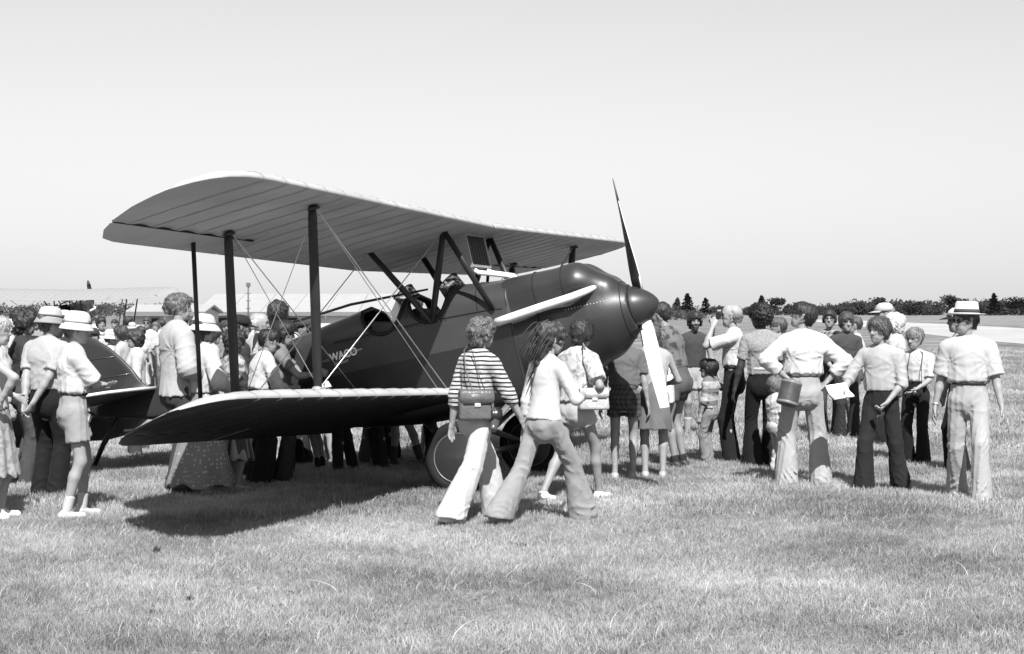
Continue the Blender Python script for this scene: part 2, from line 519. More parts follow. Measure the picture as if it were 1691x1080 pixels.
def hair_prims(style, rng):
    """returns prims, subs, clips, displacement in the head frame"""
    face = lambda x, r=.085: Prim((x, 0, -.03), (x - .03, 0, -.14), r, r, k=.015)
    ears = [Prim((.035, s * .095, -.03), (.04, s * .095, -.06), .038, .04, k=.01) for s in (-1, 1)]
    core = lambda e: Prim((-.034, 0, .034), (.03, 0, .046), .094 + e, .084 + e, sx=.88, u=(0, 1, 0), k=.02)
    if style == 'short':
        return [core(.004), Prim((-.06, 0, 0), (-.055, 0, -.05), .058, .045, k=.02)], [face(.122)] + ears, [(0, 0, -1, .075)], waves(rng, .0035, 110, (1, 1, .5), 6)
    if style == 'bowl':
        return [core(.010), Prim((-.05, 0, .0), (-.045, 0, -.06), .070, .062, k=.02), Prim((.0, .07, .0), (.0, .075, -.03), .03, .025, k=.02), Prim((.0, -.07, .0), (.0, -.075, -.03), .03, .025, k=.02)], [face(.15, .092)], [(0, 0, -1, .085)], waves(rng, .0025, 130, (1, 1, .25), 6)
    if style == 'mop':
        return [core(.014), Prim((-.05, 0, .0), (-.045, 0, -.065), .078, .066, k=.02), Prim((.0, .07, .0), (.0, .072, -.04), .034, .028, k=.02), Prim((.0, -.07, .0), (.0, -.072, -.04), .034, .028, k=.02)], [face(.147, .09)], [(0, 0, -1, .1)], waves(rng, .006, 100, (1, 1, .5), 6)
    if style == 'curly':
        return [core(.016), Prim((-.05, 0, .0), (-.045, 0, -.07), .078, .066, k=.02), Prim((0, .075, .0), (0, .078, -.04), .034, .03, k=.02), Prim((0, -.075, .0), (0, -.078, -.04), .034, .03, k=.02)], [face(.142, .088)], [(0, 0, -1, .115)], waves(rng, .008, 115, (1, 1, 1), 7, 1.6)
    if style == 'afro':
        return [core(.026), Prim((-.03, 0, 0), (-.03, 0, -.03), .105, .095, k=.03)], [face(.145, .09)], [(0, 0, -1, .09)], waves(rng, .007, 150, (1, 1, 1), 7)
    if style == 'long':
        return [core(.014), Prim((-.055, 0, .0), (-.075, 0, -.17), .08, .062, sx=1.15, u=(0, 1, 0), k=.03), Prim((-.075, 0, -.17), (-.07, 0, -.26), .06, .03, sx=1.3, u=(0, 1, 0), k=.03)], [face(.135, .088)], [], waves(rng, .008, 100, (1, 1, .25), 7)
    if style == 'wind':
        return [core(.016), Prim((-.055, 0, .0), (-.085, 0.0, -.12), .078, .05, k=.03), Prim((-.085, 0, -.10), (-.10, .02, -.24), .048, .026, k=.03), Prim((-.1, .02, -.22), (-.085, .03, -.34), .03, .014, k=.02)], [face(.135, .088)], [], waves(rng, .010, 100, (1, 1, .4), 7)
    if style == 'updo':
        return [core(.012), Prim((-.09, 0, .03), (-.10, 0, -.02), .052, .05, k=.03), Prim((-.05, 0, .085), (-.02, 0, .09), .045, .04, k=.03)], [face(.122, .088)] + ears, [(0, 0, -1, .06)], waves(rng, .008, 100, (1, 1, 1), 6)
    if style == 'bald':
        return [Prim((-.034, 0, .012), (.0, 0, .008), .094, .08, sx=.9, u=(0, 1, 0), k=.02), Prim((-.06, 0, 0), (-.055, 0, -.05), .058, .045, k=.02)], [face(.105, .09)] + ears, [(0, 0, -1, .072), (-.55, 0, .83, .068)], waves(rng, .004, 110, (1, 1, .6), 6)
    raise ValueError(style)

def person(px, py, H, face, label, skin=.34, hair=('short', .03), hat=None, shirt=None, legs=None, shoes=.12, socks=None,
           belt=None, glasses=None, build=1.0, female=False, hs=1.0, lean=0, slean=0, twist=0, stride=0.0, feet=None, hip=(0, 0, 0),
           la=('h', 4, 7, 12), ra=('h', 4, 7, 12), head=(0, 4, 0), res='n', beard=0, moustache=0, curl=(.35, .35), group='people around the biplane', dz=0.0, loc=None):
    """one person: empty at the feet > body (one skin mesh), hair and clothing; local x forward, y left, z up"""
    _pcount[0] += 1
    rng = np.random.default_rng(1000 + _pcount[0])
    hc, hb, hh_, hd = RES[res]
    k = H / 1.75
    g = k * build * .945
    x0, y0 = loc if loc else ground_at(px, py)
    root = empty('person', (x0, y0, dz), R(face))
    tag(root, label, 'person', group)
    # ---- skeleton
    if feet is None:
        w = .098 * k
        feet = ((stride / 2, w, 6, max(0, -stride) * .22), (-stride / 2, -w, -6, max(0, stride) * .22))
    ank, fdir = [], []
    for (fx, fy, yaw, lift) in feet:
        ank.append(np.array((fx, fy, .045 * H + lift))); fdir.append(np.array((math.cos(R(yaw)), math.sin(R(yaw)), 0)))
    hipw = .052 * H * (1.06 if female else 1.0)
    leg = .247 * H
    pc = np.array((hip[0], hip[1], .0))
    pz = .532 * H
    for s, a in ((1, ank[0]), (-1, ank[1])):
        hx = pc[0] - a[0]; hy = pc[1] + s * hipw - a[1]
        pz = min(pz, a[2] + math.sqrt(max((2 * leg * .997) ** 2 - hx * hx - hy * hy, .01)))
    pc[2] = pz + hip[2]
    t = np.array((math.sin(R(lean)), math.sin(R(slean)), math.cos(R(lean)))); t = unit(t)
    left = rot_axis((0, 1, 0), (0, 0, 1), R(twist)); left = unit(left - t * (left @ t))
    fwd = np.cross(left, t)
    up0 = np.array((0, 0, 1.0))
    hl, hr = pc + np.array((0, hipw, -.005 * H)), pc + np.array((0, -hipw, -.005 * H))
    kn = []
    for hp, a, fd in ((hl, ank[0], fdir[0]), (hr, ank[1], fdir[1])):
        j, _ = ik(hp, a, leg, leg, fd + np.array((.2, 0, .15))); kn.append(j)
    waist, chest, neck = pc + t * .075 * H, pc + t * .215 * H, pc + t * .305 * H
    sw = (.094 if female else .104) * H * (.5 + .5 * build)
    sc = pc + t * .262 * H
    shl, shr = sc + left * sw, sc - left * sw
    ua, fa = .170 * H, .150 * H
    arms = []
    for s, sh, spec in ((1, shl, la), (-1, shr, ra)):
        if spec[0] == 'h':
            _, swg, out, el = spec
            d = rot_axis(-t, left, -R(swg)); d = rot_axis(d, fwd, s * -R(out) * -1 if False else -s * R(out))
            if (d @ left) * s < 0: d = d - 2 * left * (d @ left)
            elb = sh + d * ua
            d2 = rot_axis(d, left, -R(el))
            wr = elb + d2 * fa
        else:
            tgt = np.array(spec[1]) * H
            pole = spec[2] if len(spec) > 2 else (-.7, s * .7, -.35)
            elb, wr = ik(sh, tgt, ua, fa, pole)
        arms.append((sh, elb, wr, s))
    hup = unit(t * .55 + up0 * .45)
    yaw, pit, til = head
    hf = rot_axis(np.array((1.0, 0, 0)), (0, 0, 1), R(twist + yaw))
    hf = unit(hf - hup * (hf @ hup)); hlft = np.cross(hup, hf)
    hf2 = rot_axis(hf, hlft, R(pit)); hup2 = rot_axis(hup, hlft, R(pit))
    hlft = rot_axis(hlft, hf2, R(til)); hup2 = rot_axis(hup2, hf2, R(til))
    hf = hf2; hup = hup2
    hsc = hs * k * 1.03
    hcn = neck + unit(t * .5 + up0 * .5) * .040 * H + hup * .056 * H * (.5 + .5 * hs) + hf * .012 * H
    def hm(V):
        return hcn + V[:, :1] * hf + V[:, 1:2] * hlft + V[:, 2:3] * hup
    HM = Matrix(((hf[0] * hsc, hlft[0] * hsc, hup[0] * hsc, hcn[0]), (hf[1] * hsc, hlft[1] * hsc, hup[1] * hsc, hcn[1]), (hf[2] * hsc, hlft[2] * hsc, hup[2] * hsc, hcn[2]), (0, 0, 0, 1)))
    # ---- body: torso, arms and legs as one skin
    U = left
    wf = .84 if female else 1.0
    pr = [Prim(pc - up0 * .03 * H, waist, .150 * g, .135 * g * wf, sx=1, sy=.70, u=U, k=.05), Prim(waist, chest, .135 * g * wf, .158 * g * (.93 if female else 1), sx=1, sy=.66, u=U, k=.05),
          Prim(shl - left * .02, shr + left * .02, .055 * g, k=.05), Prim(neck - t * .04 * H, hcn - hup * .03 * H, .056 * g * (.85 if female else 1), .050 * g, k=.03)]
    for sh, elb, wr, s in arms:
        pr += [Prim(sh, elb, .049 * g, .039 * g, k=.03), Prim(elb, elb + (wr - elb) * .3, .040 * g, .039 * g, k=.02), Prim(elb + (wr - elb) * .3, wr, .039 * g, .026 * g, k=.02)]
    for hp, kj, a in ((hl, kn[0], ank[0]), (hr, kn[1], ank[1])):
        calf = kj + (a - kj) * .32 + np.array((-.012, 0, 0))
        pr += [Prim(hp, kj, .083 * g, .054 * g, k=.04), Prim(kj, calf, .052 * g, .054 * g, k=.03), Prim(calf, a, .054 * g, .034 * g, k=.02), Prim(a, a + np.array((0.0, 0, -.03 * H)), .036 * g, .036 * g, k=.02)]
    V, Q = sdf_mesh(pr, hb)
    Vs, Qs, Ts = [V], [Q], [np.ones(len(V))]
    Vh, Qh, Th = head_mesh(hsc, hh_, beard, moustache, female)
    Vs.append(hm(Vh)); Qs.append(Qh); Ts.append(Th)
    for i, (sh, elb, wr, s) in enumerate(arms):
        d = unit(wr - elb)
        th = fwd if abs(d @ fwd) < .75 else hup * .6 + fwd * .2 + np.array((0, 0, .5))
        spec = (la, ra)[i]
        palm = -left * s if not (len(spec) > 3 and spec[0] == 't' and spec[3] is not None) else np.array(spec[3], float)
        hdir = d if not (len(spec) > 4) else np.array(spec[4], float)
        Vd, Qd = hand_mesh(wr, hdir, th, palm, k * (.93 if female else 1.0), curl[i], hd)
        Vs.append(Vd); Qs.append(Qd); Ts.append(np.ones(len(Vd)))
    o = 0; Qa = []
    for V, Q in zip(Vs, Qs):
        Qa.append(Q + o); o += len(V)
    me = np_mesh('body', np.concatenate(Vs), np.concatenate(Qa))
    at = me.attributes.new('tone', 'FLOAT', 'POINT')
    at.data.foreach_set('value', np.concatenate(Ts).astype(np.float32))
    link_mesh('body', me, skin_mat(round(skin * .72, 3)), root)
    def part(name, prims, mat, h=hc, **kw):
        V, Q = sdf_mesh(prims, h, **kw)
        if len(Q) == 0: return None
        return link_mesh(name, np_mesh(name, V, Q), mat, root)
    # ---- legs: trousers, shorts or skirt
    if legs:
        kind = legs['kind']; tone = legs['tone']; e = legs.get('loose', .012) * k
        mat = cloth(tone, legs.get('pat'), bump=legs.get('bump', .55))
        ww = legs.get('waist', .085)
        wp = pc + t * ww * H
        wr_ = (.142 if not female else .128) * g + e * .6
        hipr = (.158 if not female else .160) * g + e * .5
        if kind == 'skirt':
            hz = legs['hem'] * H; hr_ = legs.get('flare', .25) * k
            mid = (ank[0] + ank[1]) / 2
            tt = (pc[2] - hz) / (pc[2] - mid[2])
            hc_ = pc + (mid - pc) * tt; hc_[2] = hz
            nf = legs.get('folds', 11); ph = rng.uniform(0, 6)
            amp = legs.get('amp', .014)
            w0 = waves(rng, .005, 30, (1, 1, .4), 4)
            def dsp(x, y, z):
                an = np.arctan2(y - hc_[1], x - hc_[0]); dn = np.clip((pc[2] + .05 - z) / max(pc[2] - hz, .1), 0, 1)
                return amp * dn * np.sin(nf * an + ph + 1.3 * np.sin(2 * an + ph)) + w0(x, y, z)
            part('skirt', [Prim(wp, pc - up0 * .02 * H, wr_, hipr * .98, sx=1, sy=.76, u=U, f0=True, k=.03), Prim(pc - up0 * .02 * H, hc_, hipr * .98, hr_, sx=1, sy=.82, u=U, f1=True, k=.03)], mat, disp=dsp, pad=.02)
        else:
            pr = [Prim(wp, pc - up0 * .01 * H, wr_, hipr, sx=1, sy=.74, u=U, f0=True, k=.04)]
            for s in (1, -1):
                pr.append(Prim(pc + np.array((-.047 * k, s * .06 * g, -.025 * H)), pc + np.array((-.04 * k, s * .06 * g, -.05 * H)), .074 * g + e * .4, .070 * g + e * .4, k=.05))
            pr.append(Prim(pc + np.array((-.02 * k, 0, -.045 * H)), pc + np.array((.02 * k, 0, -.05 * H)), .066 * g, k=.03))
            for hp, kj, a, fd in ((hl, kn[0], ank[0], fdir[0]), (hr, kn[1], ank[1], fdir[1])):
                if kind == 'shorts':
                    end = hp + (kj - hp) * legs.get('len', .55)
                    pr.append(Prim(hp, end, .084 * g + e, (.080 + legs.get('flare', .012)) * g + e, f1=True, k=.016))
                else:
                    fl = legs.get('flare', .085) * k
                    kr = legs.get('knee', .057) * g + e
                    hem = a + np.array((0, 0, -.024 * H)) + fd * .018 * k
                    fl_ = fl > .09 * k
                    if fl_: hem = a + np.array((0, 0, -.026 * H)) + fd * .022 * k
                    pr += [Prim(hp, kj, .078 * g + e, kr, k=.014), Prim(kj, hem, kr, fl, f1=not fl_, n1=tuple(unit(unit(hem - kj) * .5 + np.array((0, 0, -1.0)))) if fl_ else None, k=.012, sx=1.12, sy=.92, u=fd)]
            w1 = waves(rng, .0022, 16, (1, 1, 1), 4); wz = waves(rng, .8, 14, (1, 1, 1), 3); fa_ = legs.get('fold', .0065) * 1.7
            seg = [(hl, kn[0], ank[0], rng.uniform(0, 6), rng.uniform(-1, 1)), (hr, kn[1], ank[1], rng.uniform(0, 6), rng.uniform(-1, 1))]
            cro = pc + np.array((0, 0, -.05 * H))
            def ridge(v, p=2.0):
                return (1 - np.abs(np.sin(v))) ** p
            def tdisp(x, y, z):
                wob = wz(x, y, z)
                dl = (x - kn[0][0]) ** 2 + (y - kn[0][1]) ** 2; dr = (x - kn[1][0]) ** 2 + (y - kn[1][1]) ** 2
                out = w1(x, y, z)
                for i, (hp, kj, a, ph, tl) in enumerate(seg):
                    side = 1 / (1 + np.exp(-(y - pc[1]) * (60 if i == 0 else -60))) if abs(kn[0][1] - kn[1][1]) > .05 else .5
                    lx, ly = x - (kj[0] + (hp[0] - kj[0]) * np.clip((z - kj[2]) / max(hp[2] - kj[2], .1), -1, 1)), y - kj[1]
                    v = z + (.5 + .8 * abs(tl)) * np.sign(tl) * ly + .8 * math.sin(ph) * lx
                    ma = np.clip(.35 + .85 * np.sin(2.0 * np.arctan2(ly, lx + .001) + ph + wob + z * 9), 0, 1); mb_ = np.clip(.35 + .85 * np.sin(3.0 * np.arctan2(ly, lx + .001) - ph + wob - z * 12), 0, 1)
                    out = out - side * fa_ * (ridge(v * 40 + ph + wob * 1.6) * ma * np.exp(-((z - kj[2] - .02) / .11) ** 2) * 1.0
                                              + ridge(v * 46 + ph * 2 + wob * 1.8) * mb_ * np.exp(-((z - .12) / .09) ** 2) * 1.0
                                              + ridge((lx * .8 + ly * .6) * 60 + z * 14 * tl + ph + wob) * .55)
                r = np.sqrt((x - cro[0]) ** 2 + (y - cro[1]) ** 2 + (z - cro[2]) ** 2)
                th = np.arctan2(z - cro[2], np.abs(y - cro[1]) + .02)
                out = out - fa_ * .6 * ridge(th * 4.0 + wob * 1.6) * np.exp(-(r / .17) ** 2)
                return out
            part('trousers' if kind != 'shorts' else 'shorts', pr, mat, disp=tdisp, pad=.01, clips=[(0, 0, -1, -.014)])
    # ---- shirt
    if shirt:
        tone = shirt['tone']; e = shirt.get('loose', .016) * k
        mat = cloth(tone, shirt.get('pat'), bump=shirt.get('bump', .6), crease=shirt.get('crease', 9.0))
        hem = shirt.get('hem', .097)
        hp_ = pc + t * hem * H
        wr_ = .140 * g * wf + e; cr = .160 * g * (.95 if female else 1) + e
        hemr = wr_ + shirt.get('hemr', .004) * k if hem > .03 else max(wr_, .158 * g + e * .8) + shirt.get('hemr', .0)
        pr = [Prim(hp_, pc + t * max(.12, hem + .03) * H, hemr, wr_, sx=1, sy=.74, u=U, f0=True, k=.03), Prim(pc + t * .12 * H, chest, wr_, cr, sx=1, sy=.68, u=U, k=.05),
              Prim(shl - left * .03, shr + left * .03, .050 * g + e, k=.05), Prim(chest, sc + t * .015 * H, .11 * g + e * .5, .080 * g + e * .5, sx=1.1, sy=.8, u=U, k=.06), Prim(shl - left * .05 * k, neck - t * .012 * H, .040 * g + e * .6, .040 * g, k=.05), Prim(shr + left * .05 * k, neck - t * .012 * H, .040 * g + e * .6, .040 * g, k=.05)]
        if shirt.get('belly'):
            pr.append(Prim(waist + fwd * .05 * k, waist + t * .06 * H + fwd * .04 * k, .11 * g + shirt['belly'], .1 * g, k=.06))
        if female:
            for s in (1, -1):
                pr.append(Prim(chest + fwd * .075 * k + left * s * .06 * k - t * .01 * H, chest + fwd * .07 * k + left * s * .06 * k, .058 * g + e * .5, k=.04))
        else:
            pr.append(Prim(chest - fwd * .04 * k + left * .08 * k, chest - fwd * .04 * k - left * .08 * k, .07 * g + e * .5, k=.05))
        if shirt.get('collar', 1):
            pr.append(Prim(neck - t * .020 * H - fwd * .006, neck + t * .012 * H - fwd * .004, .074 * g * (.86 if female else 1), .066 * g * (.86 if female else 1), f1=True, k=.012))
        sl_ = shirt.get('sleeve', .6); sr = shirt.get('sleever', .003) * k
        cuffs = []
        for sh, elb, wr, s in arms:
            if sl_ <= 0: continue
            if sl_ <= 1:
                end = sh + (elb - sh) * sl_
                pr.append(Prim(sh, end, .053 * g + e * .7, (.051 - .008 * sl_) * g + e * .6 + sr, f1=True, k=.016))
            else:
                end = elb + (wr - elb) * (sl_ - 1)
                pr += [Prim(sh, elb, .053 * g + e * .7, .046 * g + e * .6 + sr * .5, k=.016), Prim(elb, end, .046 * g + e * .7 + sr * .5, (.044 - .014 * (sl_ - 1)) * g + e * .4 + sr * .6, f1=True, k=.012)]
        fo = shirt.get('fold', .0065) * 1.25
        w1 = waves(rng, .003, 18, (1, 1, .9), 4); wz = waves(rng, .9, 12, (1, 1, .7), 3)
        ph = rng.uniform(0, 6, 4); hz_ = hp_[2]
        def ridge(v, p=2.0):
            return (1 - np.abs(np.sin(v))) ** p
        def sdisp(x, y, z):
            wob = wz(x, y, z)
            an = np.arctan2((y - pc[1]), (x - pc[0]) * 1.3)
            out = w1(x, y, z) - fo * .95 * ridge(an * 6.5 + ph[0] + wob + 2.0 * (z - hz_)) * np.exp(-np.maximum(z - hz_, 0) / .11) 
            for i, (sh, elb, wr, s) in enumerate(arms):
                ap = sh - t * .075 * H - left * s * .03 * k
                dx, dy, dz_ = x - ap[0], y - ap[1], z - ap[2]
                r = np.sqrt(dx * dx + dy * dy + dz_ * dz_)
                th = np.arctan2(dz_, (dx * left[0] + dy * left[1] + dz_ * left[2]) * -s + .01)
                out = out - fo * .9 * ridge(th * 4.5 + ph[1 + i] + wob * .9) * np.exp(-((r - .10) / .13) ** 2)
                ex, ey, ez = x - elb[0], y - elb[1], z - elb[2]
                re = np.sqrt(ex * ex + ey * ey + ez * ez); ad = unit(wr - sh)
                out = out - fo * 1.0 * ridge((ex * ad[0] + ey * ad[1] + ez * ad[2]) * 58 + ph[3] + wob * 1.4) * np.exp(-(re / .13) ** 2)
            return out
        part('shirt', pr, mat, disp=sdisp, pad=.012)
    if shirt and shirt.get('points'):
        # turned-down collar points, button placket and breast pocket
        cm = cloth(shirt['tone'], shirt.get('pat'), bump=.2)
        rr_ = .160 * g + shirt.get('loose', .016) * k
        for s in (1, -1):
            a0 = neck + left * s * .052 * g + fwd * .030 * k + t * .004
            a1 = neck + left * s * .022 * g + fwd * .098 * k - t * .034 * H
            a2 = neck + left * s * .078 * g + fwd * .112 * k - t * .062 * H
            part('collar', [Prim(a0, a1, .014 * k, .012 * k, k=.01), Prim(a1, a2, .012 * k, .005 * k, k=.01), Prim(a0, a2, .013 * k, .005 * k, k=.01)], cm, h=.009)
    if belt is not None:
        ww = (legs or {}).get('waist', .085)
        wp = pc + t * ww * H
        rr = (.142 if not female else .128) * g + (legs or {}).get('loose', .012) * k * .6 + .016
        part('belt', [Prim(wp - t * .022, wp + t * .012, rr, rr, sx=1, sy=.76, u=U, f0=True, f1=True, k=0)], grey('belt_leather', belt, rough=.5), h=min(hc, .014))
    # ---- shoes and socks
    for a, fd, f in ((ank[0], fdir[0], feet[0]), (ank[1], fdir[1], feet[1])):
        lift = f[3]
        sd = np.array((-fd[1], fd[0], 0))
        heel = a * np.array((1, 1, 0)) - fd * .035 * k + up0 * (.034 * k + lift * 1.15)
        toe = a * np.array((1, 1, 0)) + fd * .135 * k + up0 * (.030 * k + lift * .25)
        if socks is not None:
            tp = a + (kn[0 if a is ank[0] else 1] - a) * socks[1]
            part('sock', [Prim(a - up0 * .02, tp, .043 * g, (.047 if socks[1] < .35 else .056) * g, f1=True, k=.01)], cloth(socks[0], None, bump=.3), h=min(hc, .014))
        pr = [Prim(heel, toe, .040 * k, .038 * k, sx=1, sy=.82, u=sd, k=.02), Prim(a - up0 * .012 * H, heel + fd * .06 * k, .043 * k, .036 * k, k=.025), Prim(heel - up0 * .018 * k, toe - up0 * .014 * k, .036 * k, .036 * k, sx=1.08, sy=.4, u=sd, k=.006)]
        part('shoe', pr, grey('shoe_leather', shoes, rough=.55, var=.2, bump=.1), h=min(hc, .013))
    # ---- hair
    if hair:
        pr, subs, clips, dsp = hair_prims(hair[0], rng)
        if hat: clips = list(clips) + [(0, 0, 1, .075)]
        V, Q = sdf_mesh(pr, (.0085 if res == 'n' else .0125 if res == 'm' else .017) / hsc, subs=subs, clips=clips, disp=dsp, pad=.02)
        ho = link_mesh('hair', np_mesh('hair', hm(V * hsc), Q), hair_mat(hair[1]), root)
        if hair[0] in ('wind',) :
            mb = MB()
            for i in range(110):
                a0 = np.array((-.06 + rng.normal() * .025, rng.normal() * .05, .03 + rng.normal() * .045))
                ln = rng.uniform(.35, 1.0); hi = i % 5 == 0
                dr = np.array((-.13, .03 + rng.normal() * .03, -.10 + rng.normal() * .03)) * ln * (1.25 if hi else 1)
                ph = rng.uniform(0, 1.5)
                w = []
                for u in (0, .2, .4, .6, .8, 1):
                    q = a0 + dr * u + np.array((.02 * math.sin(3.5 * u + ph) * u, .015 * math.sin(5 * u + ph) * u, (.05 if hi else .02) * math.sin(2.6 * u + .3) - .13 * ln * u * u))
                    q = q * hsc; w.append(hcn + q[0] * hf + q[1] * hlft + q[2] * hup)
                mb.tube(w, [.004, .005, .0045, .0035, .002, .0008], 4)
            for i in range(14):
                a0 = np.array((-.10, .02 + rng.normal() * .02, -.2)); dr = np.array((rng.normal() * .04, rng.normal() * .03, -.16 - rng.uniform(0, .05)))
                w = [(a0 + dr * u) * hsc for u in (0, .5, 1)]
                w = [hcn + p[0] * hf + p[1] * hlft + p[2] * hup for p in w]
                mb.tube(w, [.008, .006, .001], 5)
            mb.build('hair_strand', hair_mat(hair[1]), ho, fix=False)['kind'] = 'stuff'
        elif res == 'n' and hair[0] not in ('bald',):
            # fine strands lying over the hair
            vs_, fs_ = [], []; nV = len(V); cen = np.array((-.01, 0, .02))
            curlh = hair[0] in ('curly', 'mop', 'afro')
            for i in rng.integers(0, nV, 520):
                p = V[i]
                if hat and p[2] > .03: continue
                nrm = unit(p - cen)
                gdir = np.array((-.35, .25 * np.sign(p[1]), -.8)) + rng.normal(size=3) * (.7 if curlh else .12)
                dr = unit(gdir - nrm * (gdir @ nrm)); ln = rng.uniform(.02, .05) * (.7 if curlh else 1)
                sd = np.cross(dr, nrm) * rng.uniform(.0016, .0034)
                b0 = len(vs_)
                for u, lift, w_ in ((0, .0005, .8), (.35, .004, 1), (.7, .005, .8), (1, .001 if not curlh else .008, .1)):
                    q = p + dr * ln * u + nrm * (lift * rng.uniform(.5, 1.5) - ln * ln * u * u * 3.5)
                    for sg in (-1, 1):
                        e_ = (q + sd * sg * w_) * hsc; vs_.append(tuple(hcn + e_[0] * hf + e_[1] * hlft + e_[2] * hup))
                for j in range(3): fs_.append((b0 + 2*j, b0 + 2*j + 1, b0 + 2*j + 3, b0 + 2*j + 2))
            if vs_: MB().add(vs_, fs_).build('hair_strand', hair_mat(round(hair[1] * 1.5 + .01, 3)), ho, fix=False)['kind'] = 'stuff'
    # ---- hat
    if hat:
        st, tone = hat[0], hat[1]
        hmat = cloth(tone, None, bump=.25)
        mb = MB(); EX = Matrix.Diagonal((1.13, 1.0, 1.0, 1.0))
        MM = HM @ Matrix.Translation((-.005, 0, 0)) @ EX
        if st == 'bucket':
            mb.lathe([(.001, .155), (.05, .153), (.078, .14), (.092, .115), (.099, .07), (.103, .055), (.112, .035), (.126, .005), (.130, -.004), (.127, -.006), (.110, .026), (.099, .047)], 28, MM)
        elif st == 'straw':
            mb.lathe([(.001, .148), (.035, .152), (.062, .172), (.080, .174), (.088, .164), (.101, .074), (.122, .062), (.144, .066), (.149, .068), (.147, .062), (.122, .055), (.098, .062)], 30, MM @ Matrix.Rotation(R(-6), 4, 'Y'))
        elif st == 'sun':
            mb.lathe([(.001, .150), (.05, .147), (.082, .128), (.098, .085), (.103, .055), (.122, .038), (.148, .006), (.160, -.012), (.157, -.016), (.122, .031), (.1, .045)], 30, MM)
        elif st == 'cap':
            mb.lathe([(.001, .140), (.05, .135), (.083, .11), (.098, .07), (.101, .042), (.097, .040)], 24, MM)
        ho = mb.build('hat', hmat, root)
        if st == 'cap':
            b = MB(); n = 9; vs = []
            for i in range(n + 1):
                an = R(-62 + 124 * i / n)
                for rr, z in ((.094, .05), (.158, .030), (.158, .025), (.094, .043)):
                    vs.append(tuple(MM @ Vector((rr * math.cos(an) * (1.1 if rr > .1 else 1.0), rr * math.sin(an) * .9, z))))
            fs = [(i*4 + j, i*4 + (j+1) % 4, (i+1)*4 + (j+1) % 4, (i+1)*4 + j) for i in range(n) for j in range(4)]
            b.add(vs, fs); b.build('visor', cloth(hat[2] if len(hat) > 2 else tone, None, bump=.2), ho)
        elif len(hat) > 2 and hat[2] is not None:
            b = MB()
            z0, z1, r0, r1 = {'bucket': (.058, .075, .1065, .1025), 'straw': (.076, .106, .1035, .0985), 'sun': (.058, .072, .1065, .104)}[st]
            b.lathe([(r0 - .004, z0), (r0, z0), (r1, z1), (r1 - .004, z1)], 30, MM @ Matrix.Rotation(R(-6 if st == 'straw' else 0), 4, 'Y'))
            b.build('hat_band', cloth(hat[2], None, bump=.1), ho)
            if st == 'bucket' and len(hat) > 3:
                b = MB(); b.lathe([(.1065, .050), (.114, .036), (.128, .006), (.132, -.004), (.128, -.006)], 28, MM); b.build('brim_band', cloth(hat[3], None, bump=.1), ho)
    if glasses is not None:
        b = MB()
        for s in (-1, 1):
            c = [HM @ Vector((.100, s * .031 + .021 * math.cos(an), .010 + .017 * math.sin(an))) for an in np.linspace(0, 2 * PI, 11)]
            b.tube(c, .0026 * k, 5, cap=False)
            b.tube([HM @ Vector((.098, s * .052, .014)), HM @ Vector((.05, s * .072, .016)), HM @ Vector((-.01, s * .078, .012))], .0022 * k, 5)
        b.tube([HM @ Vector((.1, -.011, .014)), HM @ Vector((.104, 0, .017)), HM @ Vector((.1, .011, .014))], .0022 * k, 5)
        go = b.build('glasses', grey('glasses_frame', .02, rough=.3), root)
        if glasses == 'dark':
            b = MB()
            for s in (-1, 1):
                b.lathe([(.001, .003), (.018, 0)], 10, HM @ Matrix.Translation((.099, s * .031, .010)) @ Matrix.Rotation(R(90), 4, 'Y') @ Matrix.Diagonal((.85, 1.1, 1, 1)))
            b.build('lens', grey('dark_lens', .01, rough=.12), go)
    return dict(root=root, M=Matrix.Translation((x0, y0, dz)) @ Matrix.Rotation(R(face), 4, 'Z'), pc=pc, t=t, left=left, fwd=fwd, arms=arms, hcn=hcn, HM=HM, H=H, k=k, sh=(shl, shr), waist=waist, chest=chest, neck=neck)
